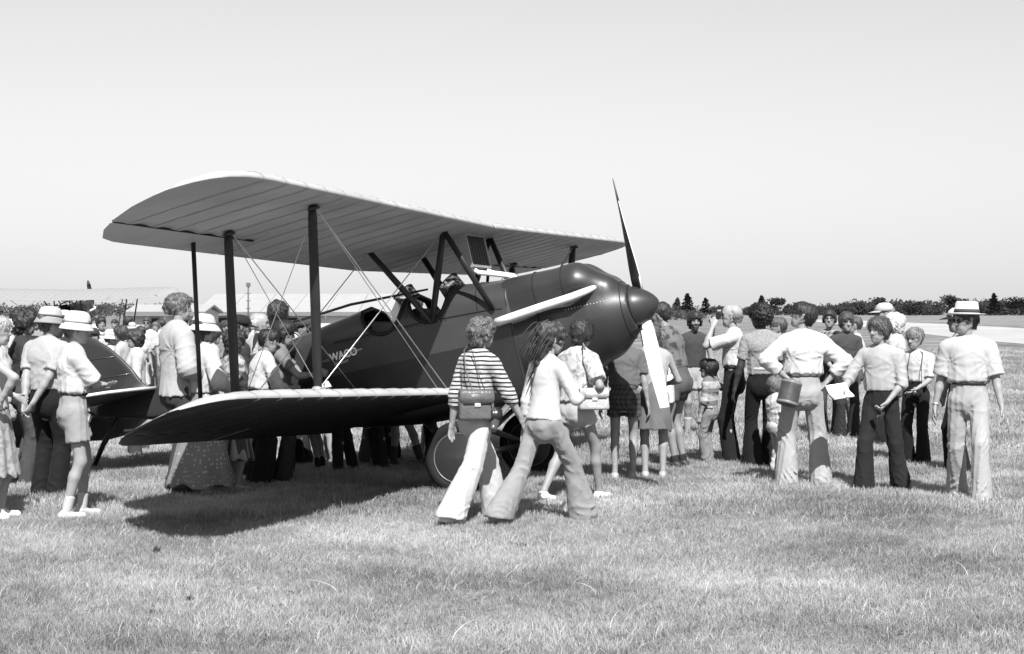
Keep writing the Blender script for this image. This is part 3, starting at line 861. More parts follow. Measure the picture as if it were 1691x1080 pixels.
# ------------------------------------------------------------------ ground
def field_mat(name, dark, mid, light, big=.35, patch=(.42, .62), fine=22.0, bump=.6):
    m = bpy.data.materials.new(name); m.use_nodes = True
    N, L = nt(m); bs = N['Principled BSDF']
    bs.inputs['Roughness'].default_value = .95; bs.inputs['Specular IOR Level'].default_value = .1
    ge = N.new('ShaderNodeNewGeometry')
    def noise(sc, det, stretch=None):
        n = N.new('ShaderNodeTexNoise'); n.inputs['Scale'].default_value = sc; n.inputs['Detail'].default_value = det
        if stretch:
            mp = N.new('ShaderNodeMapping'); mp.inputs['Scale'].default_value = stretch
            L.new(ge.outputs['Position'], mp.inputs[0]); L.new(mp.outputs[0], n.inputs[0])
        else: L.new(ge.outputs['Position'], n.inputs[0])
        return n.outputs[0]
    r = N.new('ShaderNodeValToRGB'); L.new(noise(big, 6), r.inputs[0])
    r.color_ramp.elements[0].position = patch[0]; r.color_ramp.elements[0].color = (mid, mid, mid, 1)
    r.color_ramp.elements[1].position = patch[1]; r.color_ramp.elements[1].color = (light, light, light, 1)
    r2 = N.new('ShaderNodeValToRGB'); L.new(noise(fine, 4), r2.inputs[0])
    r2.color_ramp.elements[0].position = .35; r2.color_ramp.elements[0].color = (dark / mid,) * 3 + (1,)
    r2.color_ramp.elements[1].position = .6; r2.color_ramp.elements[1].color = (1, 1, 1, 1)
    mx = N.new('ShaderNodeMix'); mx.data_type = 'RGBA'; mx.blend_type = 'MULTIPLY'; mx.inputs[0].default_value = 1
    L.new(r.outputs[0], mx.inputs[6]); L.new(r2.outputs[0], mx.inputs[7]); L.new(mx.outputs[2], bs.inputs['Base Color'])
    bp = N.new('ShaderNodeBump'); bp.inputs['Strength'].default_value = bump; bp.inputs['Distance'].default_value = .05
    L.new(noise(fine * 1.5, 4), bp.inputs['Height']); L.new(bp.outputs[0], bs.inputs['Normal'])
    return m

gm = field_mat('field_ground', .05, .16, .34)
mb = MB()
xs_ = [-3000, -60, -12, 0, 12, 60, 3000]; ys_ = [-200, 4, 12, 20, 40, 90, 200, 600, 4000]
for y in ys_:
    for x in xs_: mb.v.append((x, y, 0))
for j in range(len(ys_) - 1):
    for i in range(len(xs_) - 1):
        a = j * len(xs_) + i; mb.f.append((a, a + 1, a + 1 + len(xs_), a + len(xs_)))
tag(mb.build('ground', gm, None, smooth=False), kind='structure')

# far meadow beyond the runway, slightly darker grass
def sheet(name, pix, mat, z):
    vs = []
    for px, py in pix:
        x, y = ground_at(px, py); vs.append((x, y, z))
    o = MB().add(vs, [tuple(range(len(vs)))]).build(name, mat, None, smooth=False)
    if o.data.polygons[0].normal.z < 0: o.data.flip_normals()
    return tag(o, kind='structure')
run_m = field_mat('runway_concrete', .30, .36, .42, big=.02, fine=.4, bump=.05)
sheet('runway', [(1330, 527), (1420, 529), (1560, 535), (1760, 546), (2100, 568), (2100, 596), (1760, 573), (1640, 564), (1540, 553), (1460, 544), (1390, 536), (1345, 531)], run_m, .004)
mead_m = field_mat('meadow_grass', .12, .18, .26, big=.03, fine=.6)
sheet('meadow', [(700, 521.3), (2200, 521.3), (2200, 562), (1760, 543), (1560, 534.0), (1420, 528.6), (1300, 526.2), (1100, 527.2), (700, 527.5)], mead_m, .008)

# ------------------------------------------------------------------ grass (blades scattered by geometry nodes)
def blade_mat(name, lo, hi, lo2, hi2):
    m = bpy.data.materials.new(name); m.use_nodes = True
    N, L = nt(m); bs = N['Principled BSDF']
    bs.inputs['Roughness'].default_value = .6; bs.inputs['Specular IOR Level'].default_value = .25
    ge = N.new('ShaderNodeNewGeometry'); oi = N.new('ShaderNodeObjectInfo')
    n1 = N.new('ShaderNodeTexNoise'); n1.inputs['Scale'].default_value = .55; n1.inputs['Detail'].default_value = 5
    L.new(ge.outputs['Position'], n1.inputs[0])
    mr = N.new('ShaderNodeMapRange'); L.new(n1.outputs[0], mr.inputs[0])
    for i, v in enumerate((.37, .66, 0, 1)): mr.inputs[i + 1].default_value = v
    a = N.new('ShaderNodeMapRange'); L.new(oi.outputs['Random'], a.inputs[0]); a.inputs[3].default_value = lo; a.inputs[4].default_value = hi
    b = N.new('ShaderNodeMapRange'); L.new(oi.outputs['Random'], b.inputs[0]); b.inputs[3].default_value = lo2; b.inputs[4].default_value = hi2
    mx = N.new('ShaderNodeMix'); mx.data_type = 'FLOAT'
    L.new(mr.outputs[0], mx.inputs[0]); L.new(a.outputs[0], mx.inputs[2]); L.new(b.outputs[0], mx.inputs[3])
    L.new(mx.outputs[0], bs.inputs['Base Color'])
    tr = N.new('ShaderNodeBsdfTranslucent'); L.new(mx.outputs[0], tr.inputs[0])
    ms = N.new('ShaderNodeMixShader'); ms.inputs[0].default_value = .3
    L.new(bs.outputs[0], ms.inputs[1]); L.new(tr.outputs[0], ms.inputs[2]); L.new(ms.outputs[0], N['Material Output'].inputs[0])
    return m

tuft_col = bpy.data.collections.new('grass_tufts')        # prototypes, not linked to the scene: only instanced
def make_tuft(seed, n, hmin, hmax, spread, bend, wid, mat):
    rn = random.Random(seed); vs, fs = [], []
    for i in range(n):
        a = rn.uniform(0, 2 * PI); r = spread * math.sqrt(rn.random())
        x, y = r * math.cos(a), r * math.sin(a)
        h = rn.uniform(hmin, hmax); la = rn.uniform(0, 2 * PI); ln = rn.uniform(.1, bend)
        wa = rn.uniform(0, PI); w = wid * rn.uniform(.7, 1.3)
        wx, wy = math.cos(wa) * w / 2, math.sin(wa) * w / 2
        b = len(vs)
        for t in (0, .45, .8, 1.0):
            cx_, cy_, cz = x + math.cos(la) * ln * h * t * t, y + math.sin(la) * ln * h * t * t, h * (t - .35 * ln * t * t)
            f = 1 - t * .85 if t < 1 else .08
            vs += [(cx_ - wx * f, cy_ - wy * f, cz), (cx_ + wx * f, cy_ + wy * f, cz)]
        for j in range(3): fs.append((b + 2*j, b + 2*j + 1, b + 2*j + 3, b + 2*j + 2))
    me = py_mesh('tuft', vs, fs); me.materials.append(mat)
    o = bpy.data.objects.new('tuft', me); tuft_col.objects.link(o)
    return o

def scatter(name, corners, density, smin, smax, tufts, seed, clump=.9):
    """geometry-nodes scatter of the given tufts over a ground quad"""
    me = py_mesh(name, [(x, y, 0.0) for x, y in corners], [(0, 1, 2, 3)])
    o = bpy.data.objects.new(name, me); COL.objects.link(o)
    tag(o, kind='stuff')
    col = bpy.data.collections.new(name + '_set')
    for t in tufts: col.objects.link(t)
    ng = bpy.data.node_groups.new(name, 'GeometryNodeTree')
    ng.interface.new_socket('Geometry', in_out='INPUT', socket_type='NodeSocketGeometry')
    ng.interface.new_socket('Geometry', in_out='OUTPUT', socket_type='NodeSocketGeometry')
    N, L = ng.nodes, ng.links
    gi, go = N.new('NodeGroupInput'), N.new('NodeGroupOutput')
    dp = N.new('GeometryNodeDistributePointsOnFaces'); dp.distribute_method = 'RANDOM'; dp.inputs['Seed'].default_value = seed
    nz = N.new('ShaderNodeTexNoise'); nz.inputs['Scale'].default_value = 1.6; nz.inputs['Detail'].default_value = 4
    pos = N.new('GeometryNodeInputPosition'); L.new(pos.outputs[0], nz.inputs['Vector'])
    ci = N.new('GeometryNodeCollectionInfo'); ci.inputs[0].default_value = col; ci.inputs['Separate Children'].default_value = True; ci.inputs['Reset Children'].default_value = True
    ip = N.new('GeometryNodeInstanceOnPoints'); ip.inputs['Pick Instance'].default_value = True
    rv = N.new('FunctionNodeRandomValue'); rv.data_type = 'FLOAT_VECTOR'
    rv.inputs[0].default_value = (-.18, -.18, 0); rv.inputs[1].default_value = (.18, .18, 6.283)
    rs = N.new('FunctionNodeRandomValue'); rs.data_type = 'FLOAT'
    rs.inputs[2].default_value = smin; rs.inputs[3].default_value = smax
    n2 = N.new('ShaderNodeTexNoise'); n2.inputs['Scale'].default_value = .9; n2.inputs['Detail'].default_value = 3
    L.new(pos.outputs[0], n2.inputs['Vector'])
    mr = N.new('ShaderNodeMapRange'); L.new(n2.outputs[0], mr.inputs[0])
    for i, v in enumerate((.35, .65, .72, 1.28)): mr.inputs[i + 1].default_value = v
    mu = N.new('ShaderNodeMath'); mu.operation = 'MULTIPLY'; L.new(rs.outputs[1], mu.inputs[0]); L.new(mr.outputs[0], mu.inputs[1])
    dm = N.new('ShaderNodeMapRange'); L.new(nz.outputs[0], dm.inputs[0])
    for i, v in enumerate((.3, .6, density * (1 - clump * .6), density)): dm.inputs[i + 1].default_value = v
    L.new(gi.outputs[0], dp.inputs['Mesh']); dp.inputs['Density'].default_value = density
    L.new(dp.outputs['Points'], ip.inputs['Points'])
    L.new(ci.outputs[0], ip.inputs['Instance']); L.new(rv.outputs[0], ip.inputs['Rotation']); L.new(mu.outputs[0], ip.inputs['Scale'])
    L.new(ip.outputs[0], go.inputs[0])
    md = o.modifiers.new('grass', 'NODES'); md.node_group = ng
    return o

gmat = blade_mat('grass_blade', .14, .34, .36, .64)
smat = blade_mat('straw_blade', .45, .65, .5, .7)
tA = [make_tuft(i, 22, .020, .055, .05, .8, .0042, gmat) for i in range(4)]
tS = [make_tuft(20 + i, 8, .03, .075, .06, 2.6, .0032, smat) for i in range(3)]
tB = [make_tuft(40 + i, 34, .026, .064, .10, .7, .007, gmat) for i in range(3)]
tC = [make_tuft(60 + i, 60, .025, .06, .30, .7, .010, gmat) for i in range(3)]
def quad(y0, y1, m=.36):
    return [(-y0 * m - .3, y0), (y0 * m + .3, y0), (y1 * m + .3, y1), (-y1 * m - .3, y1)]
scatter('grass', quad(6.8, 13.5), 560, .75, 1.25, tA, 1)
scatter('grass', quad(13.5, 20), 270, .8, 1.25, tB, 2)
scatter('grass', quad(20, 34), 80, .9, 1.4, tC, 3)
scatter('grass', quad(34, 75), 22, .9, 1.6, tC, 4)
scatter('dry_straw', quad(6.8, 15), 60, .7, 1.5, tS, 5)
# tall dead stems and a few dark weeds in the foreground
stem_m = grey('dry_stem', .6, rough=.8)
weed_m = grey('dark_weed', .07, rough=.8)

def leaf_cloud(mb, c, rx, ry, rz, n, size, rn, shell=.55):
    for _ in range(n):
        while True:
            p = (rn.uniform(-1, 1), rn.uniform(-1, 1), rn.uniform(-1, 1)); d = math.sqrt(p[0]**2 + p[1]**2 + p[2]**2)
            if shell < d < 1: break
        q = Vector((c[0] + p[0] * rx, c[1] + p[1] * ry, c[2] + p[2] * rz))
        u = Vector((rn.gauss(0, 1), rn.gauss(0, 1), rn.gauss(0, 1))).normalized(); w = u.orthogonal().normalized()
        s = size * rn.uniform(.6, 1.4)
        mb.add([q - u * s, q + w * s * .6, q + u * s, q - w * s * .6], [(0, 1, 2, 3)])

def crown_mesh(seed, kind):
    rn = random.Random(seed); mb = MB()
    if kind == 'broad':
        for i in range(9):
            a = rn.uniform(0, 6.28); r = rn.uniform(0, .34); z = rn.uniform(.42, .84)
            leaf_cloud(mb, (r * math.cos(a), r * math.sin(a), z), .23, .23, .17, 90, .045, rn, .5)
    elif kind == 'conifer':
        for i in range(11):
            t = i / 10.0
            leaf_cloud(mb, (rn.uniform(-.02, .02), rn.uniform(-.02, .02), .18 + .80 * t), .24 * (1 - t) ** .8 + .04, .24 * (1 - t) ** .8 + .04, .07, 80, .04, rn, .2)
    else:
        for i in range(8):
            a = rn.uniform(0, 6.28); r = rn.uniform(0, .4)
            leaf_cloud(mb, (r * math.cos(a), r * math.sin(a), rn.uniform(.3, .6)), .3, .3, .3, 70, .05, rn, .5)
    return py_mesh('crown', mb.v, mb.f)

def trunk_mesh(kind):
    mb = MB()
    mb.tube([(0, 0, 0), (.01, 0, .3), (0, .01, .6), (0, 0, .9 if kind == 'conifer' else .7)], [.035, .025, .016, .006], 7)
    if kind == 'broad':
        for a in (0.4, 2.3, 4.4): mb.tube([(0, 0, .38), (.16 * math.cos(a), .16 * math.sin(a), .58), (.24 * math.cos(a), .24 * math.sin(a), .72)], [.016, .01, .004], 5)
    return py_mesh('trunk', mb.v, mb.f)

leaf_m = grey('far_foliage', .035, rough=.9, var=.5, scale=4, spec=.1, trans=.15)
bark_m = grey('bark', .05, rough=.9)
CROWN = {(k, i): crown_mesh(7 * i + len(k), k) for k in ('broad', 'conifer', 'bush') for i in range(3)}
TRUNK = {k: trunk_mesh(k) for k in ('broad', 'conifer', 'bush')}
for me in list(CROWN.values()): me.materials.append(leaf_m)
for me in list(TRUNK.values()): me.materials.append(bark_m)
def tree(name, px, depth, hpx, kind, var, label, group=None, wide=1.0):
    """far tree: height given in photograph pixels above its foot"""
    h = hpx * depth / FPX
    o = empty(name, (gx(px, depth), depth, 0), random.Random(int(px * 7)).uniform(0, 6))
    o.scale = (h * wide, h * wide, h)
    for nm, me in (('trunk', TRUNK[kind]), ('crown', CROWN[(kind, var)])):
        c = bpy.data.objects.new(nm, me); COL.objects.link(c); c.parent = o
    return tag(o, label, 'tree', group)
# ------------------------------------------------------------------ the biplane (x forward, s to starboard, z up from the wheel contact)
CHORD = 1.554
PITCH, YAW, ROLLA = R(14.15), R(19.7), R(-0.61)
UX, UZ = 0.589, 2.425            # upper leading edge
LX, LZ = 0.165, 0.867            # lower leading edge
def V3(x, s, z): return (x, -s, z)

def airfoil(cf):
    """upper and lower ordinates (fraction of chord)"""
    c = max(cf, 0.0)
    up = 0.265 * math.sqrt(c) - 0.165 * c - 0.175 * c * c + 0.078 * c ** 3
    lo = -0.060 * math.sqrt(c) + 0.135 * c - 0.105 * c * c + 0.030 * c ** 3
    return up, lo

TIP = [(4.50, 0.0), (4.72, .008), (4.86, .022), (5.00, .055), (5.10, .11), (5.165, .19), (5.19, .29)]
TIPT = [(4.10, 1.0), (4.28, .995), (4.48, .965), (4.70, .86), (4.90, .71), (5.07, .54), (5.16, .39), (5.19, .31)]
LTIP = [(4.58, 0.0), (4.90, .008), (5.04, .03), (5.13, .08), (5.18, .15), (5.20, .25)]
LTIPT = [(3.80, 1.0), (4.08, .985), (4.28, .925), (4.55, .79), (4.85, .59), (5.10, .37), (5.20, .27)]
def tips(xle): return (TIP, TIPT) if xle > .4 else (LTIP, LTIPT)
def interp(tab, s):
    if s <= tab[0][0]: return tab[0][1]
    for (a, va), (b, vb) in zip(tab, tab[1:]):
        if s <= b: return va + (vb - va) * (s - a) / (b - a)
    return tab[-1][1]

def wing_mesh(side, xle, zle, dih, s0, s1, c0=None, c1=None, rib=0.33, a0=2.72, ac=.752, trim=True):
    """closed wing panel between spans s0..s1; c0/c1 limit the chord (used for ailerons)"""
    st = [s0]
    s = s0
    while s < min(s1, 4.4) - 1e-6:
        s += rib / 6; st.append(min(s, s1))
    if s1 > 4.4: st = [x for x in st if x < 4.4] + list(np.linspace(4.4, s1, 26))
    if trim and s0 < a0 < s1:
        st = sorted([x for x in st if abs(x - a0) > .01] + [a0 - .002, a0 + .002])
    uu = [0, .01, .03, .06, .1, .16, .24, .34, .45, .57, .7, .82, .92, 1.0]
    vs, fs = [], []
    td = math.tan(R(dih)); ti = math.tan(R(1.03))
    ring = 2 * len(uu) - 1
    for s in st:
        tA_, tB_ = tips(xle)
        le, te = interp(tA_, s), interp(tB_, s)
        lo_, hi_ = le, te
        if c0 is not None: lo_ = max(le, c0)
        if trim and s > a0: hi_ = min(te, ac)
        if hi_ < lo_ + .003: hi_ = lo_ + .003
        full = max(te - le, .02)
        sag = .011 * math.sin(PI * s / rib) ** 2
        row = []
        for sgn, seq in ((0, uu[::-1]), (1, uu[1:])):
            for u in seq:
                cf = lo_ + (hi_ - lo_) * u
                rel = min(max((cf - le) / full, 0), 1)
                a = airfoil(rel)
                tk = full ** .8 if full < .98 else 1.0
                w = sag * min(1, rel * 9) * min(1, (1 - rel) * 6)
                zz = (a[0] * CHORD * tk - w) if sgn == 0 else (a[1] * CHORD * tk + w)
                if c0 is not None and u == 0: zz = (a[0] + a[1]) / 2 * CHORD * tk
                vs.append(V3(xle - cf * CHORD, side * s, zle + s * td - cf * CHORD * ti + zz))
    n = len(st)
    for i in range(n - 1):
        for k in range(ring - 1):
            fs.append((i * ring + k, i * ring + k + 1, (i + 1) * ring + k + 1, (i + 1) * ring + k))
        fs.append((i * ring + ring - 1, i * ring, (i + 1) * ring, (i + 1) * ring + ring - 1))
    fs.append(tuple(range(ring)))
    fs.append(tuple((n - 1) * ring + k for k in reversed(range(ring))))
    return MB().add(vs, fs)

def rib_tapes(side, xle, zle, dih, s0, wing, mat, rib=.33, ac=.75, a0=2.72):
    """stitched tapes over each rib, 2 mm proud of the fabric on both surfaces"""
    td = math.tan(R(dih)); ti = math.tan(R(1.03))
    i = 1
    while i * rib < 4.95:
        s = i * rib; i += 1
        if s < s0 + .1: continue
        le, te = interp(tips(xle)[0], s), interp(tips(xle)[1], s)
        full = te - le; hi_ = te - .004
        tk = full ** .8 if full < .98 else 1.0
        hi_ = min(hi_, ac - .004) if s > a0 else hi_
        vs, fs = [], []
        us = [0, .012, .04, .09, .16, .26, .38, .52, .66, .8, .92, 1]
        seq = [(0, u) for u in us[::-1]] + [(1, u) for u in us[1:]]
        for sg, u in seq:
            cf = le + (hi_ - le) * u; rel = min(max((cf - le) / full, 0), 1); a = airfoil(rel)
            x = xle - cf * CHORD + (.0025 if u < .013 else 0)
            z = zle + s * td - cf * CHORD * ti + a[sg] * CHORD * tk + (.0025 if sg == 0 else -.0025) * (0 if u == 0 else 1)
            for o in (-.019, .019): vs.append(V3(x, side * (s + o), z + side * 0 + o * td))
        for j in range(len(seq) - 1): fs.append((2*j, 2*j + 1, 2*j + 3, 2*j + 2))
        t_ = MB().add(vs, fs).build('rib_tape', mat[0], wing, fix=False)
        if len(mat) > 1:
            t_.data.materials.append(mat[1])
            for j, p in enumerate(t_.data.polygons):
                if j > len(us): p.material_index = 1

def uz(s, cf, low=True):
    return UZ + abs(s) * math.tan(R(1.06)) - cf * CHORD * math.tan(R(1.03)) + airfoil(cf)[1 if low else 0] * CHORD
def lz(s, cf, low=False):
    return LZ + abs(s) * math.tan(R(1.74)) - cf * CHORD * math.tan(R(1.03)) + airfoil(cf)[1 if low else 0] * CHORD
def UP(s, cf, dz=0): return V3(UX - cf * CHORD, s, uz(s, cf) + dz)
def LP(s, cf, dz=0): return V3(LX - cf * CHORD, s, lz(s, cf) + dz)

FST = [(.66, .36, .70, 1.615, 1.895), (.40, .385, .70, 1.645, 1.925), (.05, .395, .71, 1.670, 1.985), (-.35, .395, .73, 1.690, 1.985), (-.60, .39, .75, 1.700, 1.985), (-.92, .37, .80, 1.715, 1.985),
       (-1.4, .325, .90, 1.735, 1.93), (-1.8, .285, .99, 1.745, 1.885), (-2.4, .22, 1.15, 1.76, 1.84), (-3.0, .155, 1.32, 1.77, 1.81), (-3.7, .085, 1.51, 1.785, 1.80), (-4.30, .03, 1.66, 1.79, 1.797)]
def fstat(x):
    tab = FST
    if x >= tab[0][0]: return tab[0][1:]
    for a, b in zip(tab, tab[1:]):
        if x >= b[0]:
            t = (a[0] - x) / (a[0] - b[0]); t2 = t
            return tuple(a[i] + (b[i] - a[i]) * t2 for i in range(1, 5))
    return tab[-1][1:]

def fsection(x, n=64):
    """points round the fuselage: flat sides and bottom, rounded deck"""
    w, zb, zl, zt = fstat(x)
    r = min(.09, w * .5)
    pts = []
    nd = 26
    for i in range(nd + 1):                       # deck from starboard longeron over to port
        a = PI * i / nd
        pts.append((w * (abs(math.cos(a)) ** .75) * (1 if math.cos(a) >= 0 else -1), zl + (zt - zl) * max(math.sin(a), 0.0) ** .9))
    ns = 9
    for i in range(1, ns): pts.append((-w - .008 * math.sin(PI * i / ns), zl + (zb + r - zl) * i / ns))
    for i in range(5):
        a = (PI / 2) * i / 4; pts.append((-w + r - r * math.cos(a), zb + r - r * math.sin(a)))
    for i in range(1, 6): pts.append((-(w - r) + 2 * (w - r) * i / 6, zb - .01 * math.sin(PI * i / 6)))
    for i in range(5):
        a = (PI / 2) * i / 4; pts.append((w - r + r * math.sin(a), zb + r - r * math.cos(a)))
    for i in range(1, ns): pts.append((w + .008 * math.sin(PI * i / ns), zb + r + (zl - zb - r) * i / ns))
    return pts

TRIM = (-.041, 1.348)
COCKPITS = [(-.635, .245, 1.665), (-.13, .225, 1.66)]
def ck_cut(x):
    for xc, a, z0 in COCKPITS:
        u = (x - xc) / a
        if abs(u) < 1: return z0 + .32 * (1 - math.sqrt(1 - u * u * .999)) ** 1.0 * 1.05
    return None

def paint(tone=.026):
    key = ('paint', tone)
    if key in _mats: return _mats[key]
    m = grey('aircraft_paint', tone, rough=.40, var=.22, scale=3.0, spec=.4, coat=.35, bump=.03, bscale=25)
    _mats[key] = m
    return m

def two_tone(hi=.036, lo=.013):
    if 'two_tone' in _mats: return _mats['two_tone']
    m = grey('two_tone_paint', 1.0, rough=.40, var=.2, scale=3.0, spec=.4, coat=.3, bump=.03, bscale=25)
    N, L = nt(m); bs = N['Principled BSDF']
    src = bs.inputs['Base Color'].links[0].from_socket
    tc = N.new('ShaderNodeTexCoord'); sp = N.new('ShaderNodeSeparateXYZ'); L.new(tc.outputs['Object'], sp.inputs[0])
    a = N.new('ShaderNodeMath'); a.operation = 'MULTIPLY_ADD'; L.new(sp.outputs[0], a.inputs[0]); a.inputs[1].default_value = TRIM[0]; a.inputs[2].default_value = TRIM[1]
    b = N.new('ShaderNodeMath'); b.operation = 'LESS_THAN'; L.new(sp.outputs[2], b.inputs[0]); L.new(a.outputs[0], b.inputs[1])
    mx = N.new('ShaderNodeMix'); mx.data_type = 'FLOAT'; L.new(b.outputs[0], mx.inputs[0]); mx.inputs[2].default_value = hi; mx.inputs[3].default_value = lo
    mu = N.new('ShaderNodeMath'); mu.operation = 'MULTIPLY'; L.new(src, mu.inputs[0]); L.new(mx.outputs[0], mu.inputs[1])
    L.new(mu.outputs[0], bs.inputs['Base Color'])
    _mats['two_tone'] = m
    return m

def make_biplane():
    root = empty('biplane')
    P = paint()
    silver = grey('doped_fabric', .38, rough=.6, var=.16, scale=1.8, spec=.3, bump=.12, bscale=55)
    strutm = grey('strut_paint', .018, rough=.42, var=.2, spec=.4)
    steel = grey('bright_wire', .55, rough=.35, metal=.6, var=.1)
    black = grey('black_rubber', .012, rough=.75)
    pale = grey('pale_enamel', .72, rough=.4, var=.12)
    tapem = grey('rib_tape', .36, rough=.65, var=.15)
    tapeu = grey('rib_tape_under_shade', .035, rough=.6, var=.15)  # tape tone carries the painted shade of the lower wing underside
    darkm = grey('under_shade_tone', .03, rough=.5, var=.3, scale=1.5, spec=.3)
    # --- wings
    for side in (1, -1):
        w = wing_mesh(side, UX, UZ, 1.06, 0.0, 5.19).build('upper_wing', silver, root)
        wing_mesh(side, UX, UZ, 1.06, 2.74, 4.84, c0=.766, trim=False).build('aileron', silver, w)
        rib_tapes(side, UX, UZ, 1.06, 0, w, (tapem,))
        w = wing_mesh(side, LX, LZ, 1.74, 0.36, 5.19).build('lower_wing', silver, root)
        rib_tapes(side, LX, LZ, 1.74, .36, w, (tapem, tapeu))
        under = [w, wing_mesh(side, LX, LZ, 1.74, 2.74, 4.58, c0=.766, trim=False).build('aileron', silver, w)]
        for o in under:                              # shade beneath the lower wing put into the colour
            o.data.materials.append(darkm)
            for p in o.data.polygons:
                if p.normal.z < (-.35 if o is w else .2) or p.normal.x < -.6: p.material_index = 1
        for fn in (UP, LP):                          # black tube added in the aileron gap for its dark shadow line
            MB().tube([fn(side * s_, .759, .010 if fn is UP else -.014) for s_ in np.linspace(2.74, 4.80 if fn is UP else 4.56, 12)], .014, 6).build('gap_shade_tube', black, root)
        for fr, low, du in ((.176, .176, 0), (.674, .674, 0)):
            a, b = Vector(UP(side * 3.371, fr, .03)), Vector(LP(side * 3.138, low, -.03))
            MB().tube([a, a.lerp(b, .08), a.lerp(b, .5), a.lerp(b, .92), b], [.030, .040, .044, .040, .030], 12, flat=.42, side=(1, 0, 0)).build('interplane_strut', strutm, root)
            for q, up in ((UP(side * 3.371, fr, -.015), 1), (LP(side * 3.138, low, .015), 0)):
                MB().lathe([(.001, .02), (.03, .018), (.05, .0), (.052, -.012), (.001, -.02)], 12, Matrix.Translation(q)).build('strut_fitting', steel if not up else strutm, root)
        a, b = Vector(UP(side * 3.38, .885, .01)), Vector(LP(side * 3.15, .885, 0))
        MB().tube([a, b], .019, 10).build('aileron_link', strutm, root)
        # cabane
        fr = (UX - .19 * CHORD, side * .62); rr = (UX - .69 * CHORD, side * .66)
        ft, rt = UP(side * .62, .19, .02), UP(side * .66, .69, .02)
        front_foot, rear_foot = V3(.515, side * .40, 1.62), V3(-.11, side * .415, 1.65)
        for a, b, r_ in ((ft, front_foot, .031), (ft, rear_foot, .034), (rt, rear_foot, .034)):
            MB().tube([a, Vector(a).lerp(Vector(b), .5), b], [r_ * .85, r_, r_ * .85], 10, flat=.6, side=(1, 0, 0)).build('cabane_strut', strutm, root)
        # bracing wires
        fs_t, rs_t = UP(side * 3.33, .176, -.01), UP(side * 3.33, .674, -.01)
        fs_b, rs_b = LP(side * 3.10, .176, .01), LP(side * 3.10, .674, .01)
        rf, rr_ = V3(LX - .176 * CHORD, side * .42, LZ + .03), V3(LX - .674 * CHORD, side * .42, LZ + .03)
        off = Vector((.045, 0, 0))
        wires = [(fs_t, Vector(rf) + off, 1.3), (fs_t, Vector(rf) - off, 1.0), (rs_t, rr_, 1.2), (fs_b, ft, 1.15), (rs_b, rt, 1.15), (fs_t, rs_b, .8), (rs_t, fs_b, .8)]
        for a, b, k in wires:
            MB().tube([a, b], .0042 * k, 6).build('bracing_wire', steel, root)
        # turnbuckle fittings by the strut foot
        for q in (V3(LX - .10 * CHORD, side * 3.18, lz(3.18, .10) + .012), V3(LX - .2 * CHORD, side * 2.98, lz(2.98, .2) + .012)):
            MB().tube([q, Vector(q) + Vector((0, 0, .05))], [.035, .012], 8).build('wire_fitting', pale, root)
    # aileron gap is real; its shadow line comes from the black tube inside
    # --- fuselage
    xs = list(np.arange(.66, -1.3, -.0245)) + list(np.arange(-1.3, -4.30, -.12)) + [-4.30]
    vs, fs = [], []
    npt = None
    secs = []
    for x in xs:
        sec = fsection(x); npt = len(sec); secs.append(sec)
        for (s, z) in sec: vs.append(V3(x, s, z))
    for i in range(len(xs) - 1):
        for k in range(npt):
            k2 = (k + 1) % npt
            xm = (xs[i] + xs[i + 1]) / 2; zm = (secs[i][k][1] + secs[i][k2][1]) / 2
            c = ck_cut(xm)
            if c is not None and zm > c: continue
            fs.append((i * npt + k, i * npt + k2, (i + 1) * npt + k2, (i + 1) * npt + k))
    fs.append(tuple(range(npt))); fs.append(tuple((len(xs) - 1) * npt + k for k in reversed(range(npt))))
    fus = MB().add(vs, fs).build('fuselage', two_tone(), root)
    # cockpit rims and tubs
    leather = grey('black_leather', .012, rough=.5, bump=.2, bscale=60)
    for xc, a, z0 in COCKPITS:
        def at(u):
            x = xc + a * u
            c = ck_cut(x) if abs(u) < .999 else fstat(x)[3]
            c = min(c, fstat(x)[3])
            w, zb, zl, zt = fstat(x)
            if c <= zl: s = w
            else:
                sn = min(((c - zl) / (zt - zl)) ** (1 / .9), 1); s = w * max(1 - sn * sn, 0) ** .375
            return x, s, c
        us = [math.sin(t) for t in np.linspace(-PI / 2, PI / 2, 19)]
        pts = [V3(*at(u)) for u in us] + [V3(at(u)[0], -at(u)[1], at(u)[2]) for u in us[::-1][1:-1]]
        MB().tube(pts + [pts[0]], .021, 8, cap=False).build('cockpit_rim', leather, fus)
        w = fstat(xc)[0] - .03
        tub = MB()
        x0, x1 = xc - a - .02, xc + a + .02
        tub.add([V3(x0, -w, 1.0), V3(x1, -w, 1.0), V3(x1, w, 1.0), V3(x0, w, 1.0), V3(x0, -w, 1.69), V3(x1, -w, 1.69), V3(x1, w, 1.69), V3(x0, w, 1.69)], [(0, 1, 2, 3), (0, 4, 5, 1), (1, 5, 6, 2), (2, 6, 7, 3), (3, 7, 4, 0)])
        tub.build('cockpit_tub', leather, fus, smooth=False)
        sb = MB(); sb.box((x0 + .03, -w * .8, 1.2), (x0 + .10, w * .8, 1.84)); bevel_mod(sb.build('seat_back', leather, fus, smooth=False), .02)
        # windshield
        zt = fstat(x1)[3]
        wp = []
        for t in np.linspace(-1, 1, 9):
            wp.append((V3(x1 + .03 - .10 * abs(t) ** 2, t * .26, zt - .01 - .075 * t * t), V3(x1 - .04 - .12 * abs(t) ** 2, t * .22, zt + .13 - .12 * t * t)))
        g = MB(); n = len(wp)
        g.add([p[0] for p in wp] + [p[1] for p in wp], [(i, i + 1, n + i + 1, n + i) for i in range(n - 1)])
        ws = g.build('windshield', GLASS(), fus)
        m = ws.modifiers.new('solid', 'SOLIDIFY'); m.thickness = .004
